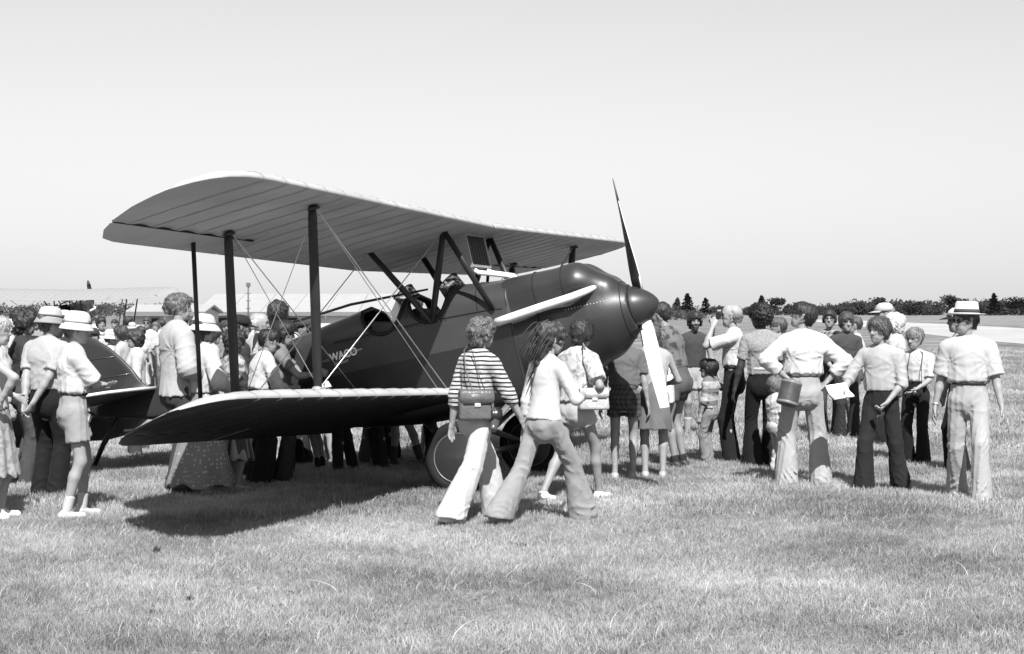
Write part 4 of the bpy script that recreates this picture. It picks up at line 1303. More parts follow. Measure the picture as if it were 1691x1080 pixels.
        MB().tube([p[1] for p in wp], .006, 6).build('windshield_frame', strutm, ws)
    # seams
    def seam(x, name='panel_seam', r=.005, part=(0, 99)):
        pts = [V3(x, s * 1.004, z + (.002 if z > 1.5 else -.002)) for i, (s, z) in enumerate(fsection(x)) if part[0] <= i <= part[1]]
        MB().tube(pts, r, 5, cap=False).build(name, black, fus)
    seam(.645); seam(.36, part=(0, 26))
    for side in (1, -1):
        pts = [V3(x, side * (fstat(x)[0] + .004), fstat(x)[2] - .012) for x in np.linspace(.6, -1.2, 20)]
        MB().tube(pts, .005, 5).build('longeron_seam', black, fus)
        fb = MB()
        for x in np.linspace(.02, -1.25, 30):
            w = fstat(x)
            fb.lathe([(.001, .004), (.006, .002), (.007, 0)], 6, Matrix.Translation(V3(x, side * (w[0] + .003), w[2] - .03)) @ Matrix.Rotation(R(90 * side), 4, 'X'))
        tag(fb.build('fastener_row', black, fus), kind='stuff')
        # diagonal lacing strip on the forward side
        MB().tube([V3(.62, side * .372, 1.25), V3(.40, side * .392, .98), V3(.30, side * .392, .80)], .005, 5).build('panel_seam', black, fus)
    # lettering
    for txt, size, xo, zo, tone in (('WACO', .098, -1.280, 1.545, .85), ('COMPANY', .030, -1.055, 1.570, .6), ('AIRCRAFT', .034, -1.245, 1.495, .65), ('ADVANCE', .030, -1.44, 1.555, .35)):
        cu = bpy.data.curves.new('lettering', 'FONT')
        cu.body = txt; cu.size = size; cu.space_character = 1.0 if txt == 'WACO' else 1.1
        cu.extrude = .0015
        if txt == 'WACO': cu.offset = .0035
        tmp = bpy.data.objects.new('tmp_text', cu); COL.objects.link(tmp)
        dg = bpy.context.evaluated_depsgraph_get()
        me = bpy.data.meshes.new_from_object(tmp.evaluated_get(dg))
        bpy.data.objects.remove(tmp)
        # text x runs forward along the starboard side, seen from outside: right = forward
        co = np.zeros(len(me.vertices) * 3, np.float32); me.vertices.foreach_get('co', co); co = co.reshape(-1, 3)
        out = np.zeros_like(co)
        for i, (a, b, c) in enumerate(co):
            x = xo + float(a); z = zo + float(b) * 1.05 - .10 * float(a) * 0
            w = fstat(x)
            out[i] = V3(x, w[0] + .0095 + float(c), z - .0)
        me.vertices.foreach_set('co', out.ravel()); me.update()
        me.materials.clear()
        o = link_mesh('lettering', me, grey('lettering_paint', tone, rough=.6, var=.2, scale=40), fus, smooth=False)
    # --- nose cowl with cylinder-bank fairings
    U = (0, 1, 0)
    pr = [Prim(V3(.58, 0, 1.30), V3(1.05, 0, 1.29), .40, .40, sx=.92, sy=1.32, u=U, f0=True, k=.05),
          Prim(V3(1.02, 0, 1.30), V3(1.42, 0, 1.32), .385, .33, sx=.92, sy=1.28, u=U, k=.10),
          Prim(V3(1.40, 0, 1.32), V3(1.745, 0, 1.33), .31, .205, f1=True, k=.14)]
    for s in (1, -1):
        pr += [Prim(V3(.60, s * .13, 1.70), V3(1.30, s * .15, 1.66), .20, .20, f0=True, k=.06), Prim(V3(1.30, s * .15, 1.66), V3(1.54, s * .12, 1.56), .195, .13, k=.08)]
    Vn, Qn = sdf_mesh(pr, .019, subs=[Prim(V3(.95, s * .44, 1.565), V3(1.42, s * .40, 1.575), .045, .06, k=.05) for s in (1, -1)])
    cowl = link_mesh('nose_cowl', np_mesh('nose_cowl', Vn, Qn), P, root)
    # cowl strap and seams
    def cowl_ring(x, r=.005, a0=-100, a1=100, grow=0.0):
        pts = []
        for a in np.linspace(a0, a1, 41):
            d = Vector((0, math.sin(R(a)), math.cos(R(a)))); o = Vector(V3(x, 0, 1.32))
            best = None
            # march outward on the blended solid
            lo_, hi_ = .02, .9
            for _ in range(22):
                mid = (lo_ + hi_) / 2; q = o + d * mid
                v = min_field(pr, q)
                if v < 0: lo_ = mid
                else: hi_ = mid
            pts.append(o + d * (lo_ + grow))
        return pts
    MB().tube(cowl_ring(.93, grow=.003), .007, 5, cap=False).build('cowl_strap', black, cowl)
    MB().tube(cowl_ring(1.22, grow=.002, a0=-62, a1=62), .0045, 5, cap=False).build('panel_seam', black, cowl)
    MB().tube(cowl_ring(1.70, grow=.002, a0=-180, a1=180), .0045, 5, cap=False).build('panel_seam', black, cowl)
    rv = MB()
    for side in (1, -1):
        for x in np.linspace(1.2, 1.68, 17):
            o = Vector(V3(x, 0, 1.40)); d = Vector((0, -side, .12)).normalized(); lo_, hi_ = .02, .9
            for _ in range(20):
                mid = (lo_ + hi_) / 2
                if min_field(pr, o + d * mid) < 0: lo_ = mid
                else: hi_ = mid
            rv.lathe([(.001, .004), (.006, .002), (.007, -.002)], 6, Matrix.Translation(o + d * lo_) @ d.to_track_quat('Z', 'Y').to_matrix().to_4x4())
    tag(rv.build('rivet_row', steel, cowl), kind='stuff')
    # --- spinner and propeller
    SP = Matrix.Translation(V3(1.765, 0, 1.33)) @ Matrix.Rotation(R(90), 4, 'Y')
    MB().lathe([(.001, -.005), (.204, -.005), (.203, .01), (.186, .055), (.156, .105), (.119, .155), (.078, .198), (.040, .225), (.016, .236), (.001, .239)], 36, SP).build('spinner', P, root)
    prop = empty('propeller'); prop.parent = root; prop.location = V3(1.83, 0, 1.345)
    prop.rotation_euler = (R(-2.8), 0, 0)
    blade_m = grey('propeller_varnish', .68, rough=.32, var=.12, scale=5, spec=.5, stretch=(1, 1, .15))
    for sg in (1, -1):
        st = [(.13, .055, .045, 62), (.25, .075, .036, 50), (.40, .092, .028, 38), (.60, .100, .021, 28), (.80, .096, .016, 22), (1.0, .082, .012, 18), (1.12, .066, .009, 16), (1.20, .042, .006, 15), (1.235, .012, .003, 15)]
        def blade(st):
            vs, fs = [], []; n = 16
            for r, wd, th, tw in st:
                a = R(tw)
                for k in range(n):
                    t = 2 * PI * k / n
                    cy, cx = wd * math.cos(t), -th * math.sin(t) * (1.0 if math.sin(t) < 0 else .5)
                    # blade chord lies in the disc, turned by the twist towards the axis
                    y = cy * math.cos(a) + cx * math.sin(a); x = -cy * math.sin(a) + cx * math.cos(a)
                    vs.append((x * 1.0, y * 1.0 * sg, r * sg))
            m = len(st)
            for i in range(m - 1):
                for k in range(n):
                    fs.append((i*n + k, i*n + (k+1) % n, (i+1)*n + (k+1) % n, (i+1)*n + k))
            fs.append(tuple(range(n))); fs.append(tuple((m-1)*n + k for k in reversed(range(n))))
            return MB().add(vs, fs)
        b = blade(st); bo = b.build('blade', blade_m, prop)
        bo.data.materials.append(grey('blade_back', .03, rough=.5))
        for p in bo.data.polygons:
            if p.normal.x < -.02: p.material_index = 1
        tips = [(r, wd * 1.03 + .001, th * 1.15 + .001, tw) for r, wd, th, tw in st if r >= 1.0]
        blade(tips).build('blade_tip', grey('tip_paint', .10, rough=.5), bo)
    # --- exhaust stacks along both sides
    for side in (1, -1):
        pts = [V3(1.50, side * .25, 1.585), V3(1.43, side * .40, 1.555), V3(1.32, side * .445, 1.535), V3(1.0, side * .46, 1.515), V3(.70, side * .462, 1.495), V3(.545, side * .465, 1.485)]
        e = MB().tube(pts, [.028, .034, .039, .042, .042, .042], 14, flat=1.15, side=(0, 0, 1)); e.build('exhaust_pipe', pale, root)
        MB().lathe([(.001, .03), (.036, .03), (.036, 0)], 14, Matrix.Translation(V3(.545, side * .465, 1.485)) @ Matrix.Rotation(R(90), 4, 'Y')).build('exhaust_mouth', black, root)
    # --- radiator under the centre section, with pipes to the engine
    rad = empty('radiator'); rad.parent = root; rad.location = V3(.30, -.02, 2.255)
    core = MB(); core.box((-.05, -.235, -.145), (.05, .235, .145)); core.build('radiator_core', grey('radiator_core', .03, rough=.6, bump=.5, bscale=120), rad, smooth=False)
    for (y0, y1, z0, z1) in ((-.26, -.236, -.17, .17), (.236, .26, -.17, .17), (-.2355, .2355, .1455, .17), (-.2355, .2355, -.17, -.1455)):
        f = MB(); f.box((-.06, y0, z0), (.06, y1, z1)); f.build('radiator_frame', grey('tarnished_metal', .3, rough=.4, metal=.3), rad, smooth=False)
    for i in range(6):
        f = MB(); f.box((.0505, -.2 + i * .075, -.14), (.056, -.193 + i * .075, .14)); f.build('radiator_bar', strutm, rad, smooth=False)
    MB().tube([V3(.31, .16, 2.09), V3(.36, .13, 2.03), V3(.62, .04, 1.935), V3(.66, .02, 1.90)], .024, 10).build('water_pipe', pale, root)
    MB().tube([V3(.31, -.20, 2.09), V3(.40, -.15, 2.03), V3(.64, -.06, 1.935), V3(.67, -.04, 1.90)], .02, 10).build('water_pipe', pale, root)
    MB().tube([V3(-.10, .36, 1.975), V3(-1.0, .2, 2.055), V3(-1.85, .0, 2.06)], [.010, .014, .013], 8).build('aerial_tube', strutm, root)
    # --- undercarriage
    ax_h = .335
    th = PITCH
    def from_level(xl, s, zl):       # level-ground offsets into the aircraft frame
        return V3(xl * math.cos(th) + zl * math.sin(th), s, -xl * math.sin(th) + zl * math.cos(th))
    for side in (1, -1):
        hub = from_level(0, side * .93, ax_h)
        for top in (V3(.50, side * .36, .75), V3(-.42, side * .37, .76)):
            MB().tube([top, Vector(top).lerp(Vector(hub), .5), hub], [.036, .042, .036], 12, flat=.5, side=(1, 0, 0)).build('gear_leg', grey('gear_paint', .14, rough=.35), root)
        MB().tube([V3(.46, side * .12, .70), Vector(from_level(0, side * .90, ax_h))], .026, 8).build('gear_brace', strutm, root)
        wh = empty('wheel'); wh.parent = root; wh.location = from_level(0, side * .99, ax_h)
        MW = Matrix.Rotation(R(90), 4, 'X')
        MB().lathe([(.235, -.045), (.262, -.057), (.30, -.055), (.326, -.032), (.335, 0), (.326, .032), (.30, .055), (.262, .057), (.235, .045)], 40, MW).build('tyre', black, wh)
        MB().lathe([(.001, .075), (.05, .07), (.23, .048), (.236, .046)], 36, MW).build('wheel_disc', paint(.03), wh)
        MB().lathe([(.001, -.075), (.05, -.07), (.23, -.048), (.236, -.046)], 36, MW).build('wheel_disc', paint(.03), wh)
        for sg in (1, -1):
            MB().lathe([(.219, sg * .050), (.224, sg * .055), (.228, sg * .056), (.230, sg * .05)], 36, MW).build('rim', grey('rim_paint', .12, rough=.4), wh)
    MB().tube([from_level(0, -.98, ax_h), from_level(0, .98, ax_h)], .03, 10).build('axle', strutm, root)
    # --- tail
    fin = [(-3.55, 1.80), (-3.62, 1.87), (-3.70, 2.02), (-3.80, 2.17), (-3.93, 2.33), (-4.08, 2.46), (-4.22, 2.545), (-4.34, 2.58)]
    def plate(outline, th_, name, mat, par, axis='s'):
        """thin cushion-edged surface from an outline"""
        n = len(outline)
        cxm = sum(p[0] for p in outline) / n; cym = sum(p[1] for p in outline) / n
        vs, fs = [], []
        rings = [(1.0, 0), (.985, .55), (.93, .9), (.6, 1.0)]
        def P3(p, h):
            if axis == 's': return V3(p[0], h, p[1])
            return V3(p[0], p[1], h + axis)
        idx = []
        for f, hh in rings:
            for sg in ((1, -1) if hh else (1,)):
                idx.append(len(vs))
                for p in outline:
                    vs.append(P3((cxm + (p[0] - cxm) * f, cym + (p[1] - cym) * f), sg * hh * th_))
        def strip(a, b):
            for i in range(n):
                j = (i + 1) % n; fs.append((a + i, a + j, b + j, b + i))
        strip(idx[0], idx[1]); strip(idx[0], idx[2]); strip(idx[1], idx[3]); strip(idx[2], idx[4]); strip(idx[3], idx[5]); strip(idx[4], idx[6])
        fs.append(tuple(idx[5] + i for i in range(n))); fs.append(tuple(idx[6] + i for i in range(n)))
        return MB().add(vs, fs).build(name, mat, par)
    fo = plate(fin + [(-4.34, 1.80)], .022, 'fin', P, root)
    for z in (2.0, 2.22):
        xa = [-3.69, -3.84][z > 2.1]
        MB().tube([V3(xa - .03, .021, z), V3(-4.32, .021, z + .05)], .006, 5).build('fin_rib', P, fo)
    plate([(-4.36, 1.72), (-4.36, 2.585), (-4.48, 2.58), (-4.66, 2.50), (-4.80, 2.34), (-4.86, 2.12), (-4.83, 1.92), (-4.74, 1.76), (-4.58, 1.66), (-4.42, 1.64)], .02, 'rudder', P, root)
    tailm = grey('tail_paint', .05, rough=.45, var=.15, spec=.35)
    for side in (1, -1):
        stb = [(-3.42, .08), (-3.44, .45), (-3.52, .85), (-3.64, 1.08), (-3.84, 1.28), (-4.08, 1.38), (-4.22, 1.40), (-4.22, .06)]
        so = plate([(x, side * s) for x, s in stb], .022, 'stabilizer', tailm, root, axis=1.775)
        MB().tube([V3(x, side * s, 1.775) for x, s in stb[:-1]], .017, 8).build('leading_edge', pale, so)  # pale tube puts the sunlit edge highlight into the colour
        el = [(-4.25, .10), (-4.25, 1.38), (-4.42, 1.35), (-4.62, 1.2), (-4.74, .98), (-4.78, .7), (-4.76, .3), (-4.68, .12)]
        e = plate([(x + 4.25, side * s) for x, s in el], .018, 'elevator', tailm, root, axis=0)
        e.location = V3(-4.25, 0, 1.775); e.rotation_euler = (0, R(-38), 0)
        MB().tube([V3(-4.0, side * .75, 1.76), V3(-4.15, side * .05, 1.60)], .011, 6).build('tail_brace', strutm, root)
        MB().tube([V3(-4.0, side * .75, 1.80), V3(-4.30, side * .02, 2.2)], .005, 6).build('tail_wire', steel, root)
    MB().tube([V3(-3.95, 0, 1.62), V3(-4.25, 0, 1.35), V3(-4.45, 0, 1.105)], [.035, .03, .026], 8).build('tail_skid', strutm, root)
    return root

def min_field(pr, q):
    X = np.array([[[q[0]]]]); Y = np.array([[[q[1]]]]); Z = np.array([[[q[2]]]])
    c = .5
    for p in pr:
        d = float(np.squeeze(prim_eval(p, X, Y, Z)))
        h = min(max(.5 + .5 * (c - d) / p.k, 0), 1)
        c = c + (d - c) * h - p.k * h * (1 - h)
    return c

def GLASS():
    if 'glass' in _mats: return _mats['glass']
    m = bpy.data.materials.new('windshield_glass'); m.use_nodes = True
    b = m.node_tree.nodes['Principled BSDF']
    b.inputs['Base Color'].default_value = (.9, .9, .9, 1); b.inputs['Roughness'].default_value = .05
    b.inputs['Transmission Weight'].default_value = .95; b.inputs['IOR'].default_value = 1.2
    _mats['glass'] = m
    return m

def plane_matrix(x, y, yaw, pitch=PITCH, roll=ROLLA):
    """forward points right and a little towards the camera at positive yaw"""
    def W(a, s, z):
        s, z = s * math.cos(roll) + z * math.sin(roll), -s * math.sin(roll) + z * math.cos(roll)
        xx = a * math.cos(pitch) - z * math.sin(pitch); zz = a * math.sin(pitch) + z * math.cos(pitch)
        return Vector((xx * math.cos(yaw) - s * math.sin(yaw), -xx * math.sin(yaw) - s * math.cos(yaw), zz))
    X, Yl, Z = W(1, 0, 0), W(0, -1, 0), W(0, 0, 1)
    M = Matrix(((X[0], Yl[0], Z[0], x), (X[1], Yl[1], Z[1], y), (X[2], Yl[2], Z[2], 0), (0, 0, 0, 1)))
    return M

biplane = make_biplane()
biplane.matrix_world = plane_matrix(-.15, 16.15, YAW)
tag(biplane, 'large dark biplane with pale wings, long spinner nose and white lettering on its side', 'biplane')
# ------------------------------------------------------------------ background: trees, hedge, buildings, the other biplane
rt = random.Random(5)
# the wood along the horizon reads as one mass
mb = MB()
def wood(px0, px1, depth, h0, h1, step):
    px = px0
    while px < px1:
        h = 1.15 * rt.uniform(h0 * .8, h1 * 1.12) * depth / FPX; x = gx(px, depth); d = depth + rt.uniform(-30, 60)
        for i in range(7):
            r = h * rt.uniform(.26, .42)
            leaf_cloud(mb, (x + rt.uniform(-1, 1) * h * .45, d + rt.uniform(-1, 1) * h * .4, h * rt.uniform(.18, .74)), r * 1.25, r, r * .9, 24, h * .10, rt, .3)
        px += step * rt.uniform(.6, 1.4)
def prof(a, b, d, tab, step):
    for (p0, h0, h1), (p1, _, _) in zip(tab, tab[1:]):
        wood(p0, p1, d, h0, h1, step)
prof(0, 0, 760, [(1060, 9, 14), (1180, 9, 14), (1300, 12, 18), (1380, 16, 22), (1460, 17, 23), (1560, 16, 23), (1660, 18, 24), (1800, 18, 24), (2000, 0, 0)], 3.6)
wo = mb.build('far_wood', leaf_m, None, smooth=False, fix=False)
tag(wo, 'dark wood along the horizon beyond the runway', 'wood', kind='stuff')
N_ = 0
for px, hp, kind, var, lab in [
    (1118, 24, 'conifer', 0, 'pointed spruce just right of the propeller, leftmost on the horizon'), (1136, 30, 'conifer', 1, 'tallest pointed spruce right of the propeller'), (1165, 24, 'conifer', 2, 'broad spruce above the bearded man'),
    (1258, 27, 'conifer', 1, 'lone slim spruce standing above the wood left of the white-shirted man'), (1281, 27, 'broad', 0, 'rounded tree above the white-shirted man'),
    (1455, 27, 'broad', 1, 'rounded tree above the cap of the standing man'), (1505, 25, 'broad', 2, 'rounded tree above the fair-haired boy'),
    (1567, 31, 'broad', 0, 'large tree left of the straw hat'), (1588, 26, 'broad', 1, 'domed tree directly behind the straw hat'), (1642, 30, 'conifer', 0, 'pointed tree at right of the straw hat'), (1682, 33, 'broad', 2, 'tall round tree at the right edge')]:
    tree('spruce_tree' if kind == 'conifer' else 'far_tree', px, 700, hp * 1.18, kind, var, lab, 'single trees standing out of the far wood', 1.55 if kind == 'conifer' else 1.2)
# hedge right of the spinner
mb = MB()
for i in range(60):
    px = 1075 + i * 1.5; d = 330 + rt.uniform(-8, 8); h = (20 - abs(i - 22) * .22) * d / FPX * rt.uniform(.85, 1.1)
    leaf_cloud(mb, (gx(px, d), d, h * .5), h * .7, h * .6, h * .5, 30, h * .10, rt, .4)
hd = MB(); hd.v, hd.f = mb.v, mb.f
ho = hd.build('hedge', grey('hedge_foliage', .05, rough=.9, var=.5, scale=2, trans=.1), None, smooth=False, fix=False)
tag(ho, 'long rounded dark hedge right of the spinner', 'hedge')
# wooded rise behind the parked aircraft at left
mb = MB()
for i in range(170):
    px = -150 + i * 3.2; d = 420 + rt.uniform(-20, 40); h = rt.uniform(19, 26) * d / FPX * (1.0 if px < 250 else max(.35, 1 - (px - 250) / 160))
    for j in range(3):
        leaf_cloud(mb, (gx(px, d) + rt.uniform(-3, 3), d, h * rt.uniform(.25, .8)), h * .5, h * .4, h * .3, 24, h * .08, rt, .4)
wo2 = mb.build('far_wood', grey('far_foliage_left', .06, rough=.9, var=.5, scale=.6, trans=.1), None, smooth=False, fix=False)
tag(wo2, 'grey wooded rise behind the parked aircraft at left', 'wood', kind='stuff')

# --- long pale hangar and a lower shed behind the crowd
wallm = grey('pale_siding', .5, rough=.7, var=.1, scale=.6)
roofm = grey('pale_metal_roof', .34, rough=.5, var=.06, scale=.8)
darkd = grey('dark_opening', .03, rough=.8)
def hangar(px0, px1, depth, eave, ridge, deep, label, doors, name='hangar'):
    x0, x1 = gx(px0, depth), gx(px1, depth); L = x1 - x0
    o = empty(name, ((x0 + x1) / 2, depth, 0)); tag(o, label, 'building')
    h = L / 2
    b = MB(); b.add([(-h, 0, 0), (h, 0, 0), (h, deep, 0), (-h, deep, 0), (-h, 0, eave), (h, 0, eave), (h, deep, eave), (-h, deep, eave), (-h, deep / 2, ridge - .15), (h, deep / 2, ridge - .15)],
        [(0, 1, 5, 4), (2, 3, 7, 6), (0, 4, 8, 7, 3), (1, 2, 6, 9, 5)]); b.build('wall', wallm, o, smooth=False)
    rf = empty('roof'); rf.parent = o
    n = int(L / 2.4) + 1
    for i in range(n):
        a, c = -h - .3 + (L + .6) * i / n, -h - .3 + (L + .6) * (i + 1) / n - .03
        for sgn in (0, 1):
            y0, y1 = (-.4, deep / 2) if sgn == 0 else (deep + .4, deep / 2)
            b = MB(); b.add([(a, y0, eave - .05), (c, y0, eave - .05), (c, y1, ridge), (a, y1, ridge), (a, y0, eave + .05), (c, y0, eave + .05), (c, y1, ridge + .1), (a, y1, ridge + .1)], [(0, 1, 2, 3), (4, 5, 6, 7), (0, 1, 5, 4), (1, 2, 6, 5), (2, 3, 7, 6), (3, 0, 4, 7)])
            b.build('roof_panel', roofm, rf, smooth=False)
    b = MB(); b.box((-h - .3, -.46, eave - .22), (h + .3, -.403, eave + .06)); b.build('fascia', grey('fascia', .16, rough=.7), o, smooth=False)
    for (u, w, z0, z1) in doors:
        b = MB(); b.box((-h + L * u, -.06, z0), (-h + L * u + w, -.003, z1)); b.build('door' if z0 < .1 else 'window', darkd, o, smooth=False)
        b = MB(); b.tube([(-h + L * u, -.07, z0), (-h + L * u, -.07, z1), (-h + L * u + w, -.07, z1), (-h + L * u + w, -.07, z0)], .05, 4); b.build('door_frame', wallm, o, smooth=False)
    return o
hangar(330, 640, 120, 1.60, 2.95, 16, 'long pale metal-roofed hangar behind the crowd', [(.05, 3, 0, 1.3), (.3, 3, 0, 1.3), (.55, 1.2, .5, 1.2), (.8, 3, 0, 1.3)])
hangar(215, 333, 105, 1.62, 2.05, 6, 'low pale shed left of the hangar behind the tall woman', [(.2, 1, 0, 1.3), (.6, 1, .4, 1.2)], 'shed')
# mast with a box on top, and a wind sock pole
po = empty('mast', (gx(410, 112), 112, 0)); tag(po, 'thin mast standing before the hangar between the wing struts', 'mast')
MB().tube([(0, 0, 0), (0, 0, 3.35)], [.07, .05], 8).build('pole', grey('mast_paint', .10, rough=.7), po)
b = MB(); b.box((-.13, -.1, 3.35), (.13, .1, 3.62)); b.build('lamp_box', grey('mast_paint', .10, rough=.7), po, smooth=False)
for z in (1.9, 2.4, 2.9): MB().tube([(-.16, 0, z), (.16, 0, z)], .025, 6).build('cross_bar', grey('mast_paint', .10, rough=.7), po)

# --- the second biplane parked behind, seen from behind
def copy_tree(o, parent=None):
    c = o.copy(); COL.objects.link(c); c.parent = parent
    if parent is not None: c.matrix_parent_inverse = o.matrix_parent_inverse.copy()
    for k in ('label', 'category', 'group'):
        if k in c and parent is not None: del c[k]
    for ch in list(o.children): copy_tree(ch, c)
    return c
other = copy_tree(biplane)
other.matrix_world = plane_matrix(gx(118, 66), 66, R(-68), roll=0)
tag(other, 'second biplane parked far behind the crowd at left, pale wing top showing', 'biplane')
pw = grey('white_wing', .25, rough=.6, var=.06)
def strip_text(o):
    for ch in list(o.children):
        if ch.name.startswith('lettering'): bpy.data.objects.remove(ch)
        else:
            strip_text(ch)
            if ch.name.split('.')[0] in ('upper_wing',) :
                for s in ch.material_slots[:1]: s.link = 'OBJECT'; s.material = pw
                for a in ch.children:
                    for s in a.material_slots[:1]: s.link = 'OBJECT'; s.material = pw
strip_text(other)

# --- tall dead stems and small dark weeds in the foreground turf
for px, py, ln, az, lab in [(745, 1065, .30, 60, 'long pale dead stem at the bottom centre of the turf'), (560, 985, .26, 150, 'bent pale stem below the wing shadow, left of centre'), (1165, 985, .25, 75, 'pale dead stem in the foreground below the khaki trousers'), (1600, 960, .3, 100, 'pale dead stem in the foreground below the straw-hatted man'), (985, 985, .2, 130, 'pale stem in the foreground below the girl in jeans'), (440, 860, .22, 120, 'pale stem at the near edge of the wing shadow')]:
    x, y = ground_at(px, py); a = R(az)
    o = MB().tube([(math.cos(a) * ln * u ** 1.6, math.sin(a) * ln * .7 * u ** 1.6, ln * (.75 * u - .42 * u * u)) for u in (0, .15, .3, .45, .6, .8, 1)], [.0020, .0019, .0017, .0015, .0013, .001, .0005], 5).build('dead_stem', stem_m)
    o.location = (x, y, 0)
    tag(o, lab, 'grass stem', 'dead stems in the foreground')
for i, (px, py, h, lab) in enumerate([(258, 915, .10, 'dark upright weed below the wing tip, the largest at left'), (312, 996, .08, 'dark leafy weed in the lower left turf, right one of a pair'), (256, 1018, .07, 'dark leafy weed in the lower left turf, left one of a pair'), (862, 905, .07, 'dark weed just below the feet of the girl in jeans'), (1615, 965, .09, 'dark leafy weed at the lower right of the turf')]):
    x, y = ground_at(px, py); rn = random.Random(i); w = MB()
    for j in range(16):
        a = rn.uniform(0, 6.28); l = h * rn.uniform(.4, .8); wd = .008
        p = Vector((rn.gauss(0, .015), rn.gauss(0, .015), 0)); d = Vector((math.cos(a) * .5, math.sin(a) * .5, .85)).normalized()
        s_ = d.cross(Vector((0, 0, 1))).normalized() * wd
        w.add([p, p + d * l * .5 + s_, p + d * l, p + d * l * .5 - s_], [(0, 1, 2, 3)])
    o = w.build('weed', weed_m, fix=False); o.location = (x, y, 0)
    tag(o, lab, 'weed', 'weeds in the foreground')
# ------------------------------------------------------------------ the crowd
def T(tone, flare=.075, **k): return dict(kind='trousers', tone=tone, flare=flare, **k)
def S(tone, **k): return dict(kind='shorts', tone=tone, **k)
def K(tone, hem, flare=.24, **k): return dict(kind='skirt', tone=tone, hem=hem, flare=flare, **k)
def B(tone, **k): return dict(tone=tone, **k)
def fy(s): return HZN + s * EYE           # foot row of a person at s pixels per metre
def ht(top, s): return EYE - (top - HZN) / s

# --- the three women walking past the nose
striped = person(787, 862, 1.66, 42, 'woman in striped top and white flared trousers, walking with a shoulder bag', female=True, hair=('curly', .09), skin=.36,
       shirt=B(.78, pat=('striped', .025, .034, .40), sleeve=1.35, hem=.035, loose=.022), legs=T(.78, .118, knee=.074, loose=.012), shoes=.5, build=1.04, hs=.96,
       feet=((.28, .10, 4, 0), (-.35, -.06, -4, .03)), lean=3, la=('h', -12, 9, 14), ra=('t', (.16, -.15, .49)), head=(-6, 4, 0))
girl = person(898, 864, 1.65, 40, 'girl with long windblown hair, white jumper and grey flared jeans in mid-stride', female=True, hair=('wind', .035), skin=.36,
       shirt=B(.84, sleeve=1.5, hem=.01, hemr=.022, loose=.014, fold=.003, bump=.25), legs=T(.30, .118, knee=.068, loose=.008, bump=.9, fold=.009), shoes=.2, build=.96,
       feet=((-.41, .10, 4, .03), (.35, -.06, -2, 0)), lean=5, la=('h', -8, 6, 12), ra=('t', (.20, -.06, .60)), head=(-14, 4, 0))
floral = person(950, 828, 1.63, 48, 'dark-haired woman in white floral blouse and pale shorts, cream purse at her hip', female=True, hair=('mop', .025), skin=.33,
       shirt=B(.78, pat=('floral', .38, 22.0, .52), sleeve=.8, hem=.03, loose=.034, sleever=.02, collar=0), legs=S(.62, len=.36), shoes=.72,
       feet=((-.335, .08, 2, .035), (.26, -.06, -2, 0)), lean=6, ra=('t', (.10, -.12, .56)), la=('t', (.2, .1, .6)), head=(4, 10, 0))
# --- by the propeller
person(1030, 793, 1.58, 82, 'boy in dark tee shirt and plaid shorts, bare legs, leaning in under the spinner', hair=('mop', .02), skin=.32, hs=1.04, build=.94,
       shirt=B(.11, sleeve=.7, hem=.06, loose=.022), legs=S(.09, pat=('plaid', .025, .05, .35), len=.5), shoes=.3, lean=16, head=(8, 22, 0), la=('h', 8, 9, 10), ra=('h', 4, 9, 14))
person(1080, 790, 1.56, 86, 'woman in pale sleeveless top and grey knee skirt behind the propeller blade', female=True, hair=('short', .05), skin=.34,
       shirt=B(.42, sleeve=0, loose=.012, hem=.06), legs=K(.13, .32, .215, folds=5, amp=.006), shoes=.3, lean=14, head=(10, 22, 0), la=('t', (.2, .08, .6)), ra=('t', (.2, -.08, .6)))
bent = person(1122, 773, 1.80, 150, 'man in dark patterned shirt and shorts stooping forward with a white bag hanging', hair=('short', .02), skin=.30,
       shirt=B(.14, pat=('floral', .05, 14.0, .5), sleeve=.75, hem=.06), legs=S(.09, len=.5, loose=.004, flare=.0), shoes=.03, socks=(.025, .15), lean=16, head=(0, 16, 0), la=('t', (.26, .06, .56)), ra=('t', (.24, -.1, .58)), res='m')
person(1146, 722, 1.66, -82, 'bearded man in dark tank top facing the camera behind the little boy', hair=('curly', .018), skin=.30, beard=1,
       shirt=B(.05, sleeve=0, hem=.03), legs=S(.45, len=.6), shoes=.08, socks=(.6, .5), la=('h', 10, 12, 20), ra=('h', 5, 10, 12), res='m')
person(1172, 766, 1.11, 155, 'little dark-haired boy in broad-striped shirt reaching back to the man beside him', hair=('bowl', .012), skin=.33, hs=1.32, build=1.02,
       shirt=B(.60, pat=('striped', .16, .135, .42), sleeve=1.2, hem=.03, loose=.02), legs=T(.22, .065, loose=.014, fold=.009), shoes=.1, ra=('t', (-.06, -.30, .62)), la=('h', 4, 8, 10), head=(6, 0, 0))
photog = person(1212, 766, 1.75, 166, 'balding man in white short-sleeved shirt holding a camera to his eye', hair=('bald', .16), skin=.38,
       shirt=B(.80, sleeve=.8, loose=.02, sleever=.02), legs=T(.014, .075), shoes=.02, belt=.02, la=('t', (.125, .045, .875), (.2, .5, -1)), ra=('t', (.135, -.035, .875), (.2, -.6, -1)), head=(0, 2, 0))
person(1259, 773, 1.74, 96, 'man with bushy black hair in heather tee shirt and black flared trousers', hair=('afro', .008), skin=.045,
       shirt=B(.33, pat=('heather', .22, 60.0, .5), sleeve=.75, hem=.05, loose=.012), legs=T(.010, .125, knee=.064), shoes=.02, belt=.4, head=(30, 6, 0), la=('h', 0, 12, 8), ra=('h', 8, 8, 14))
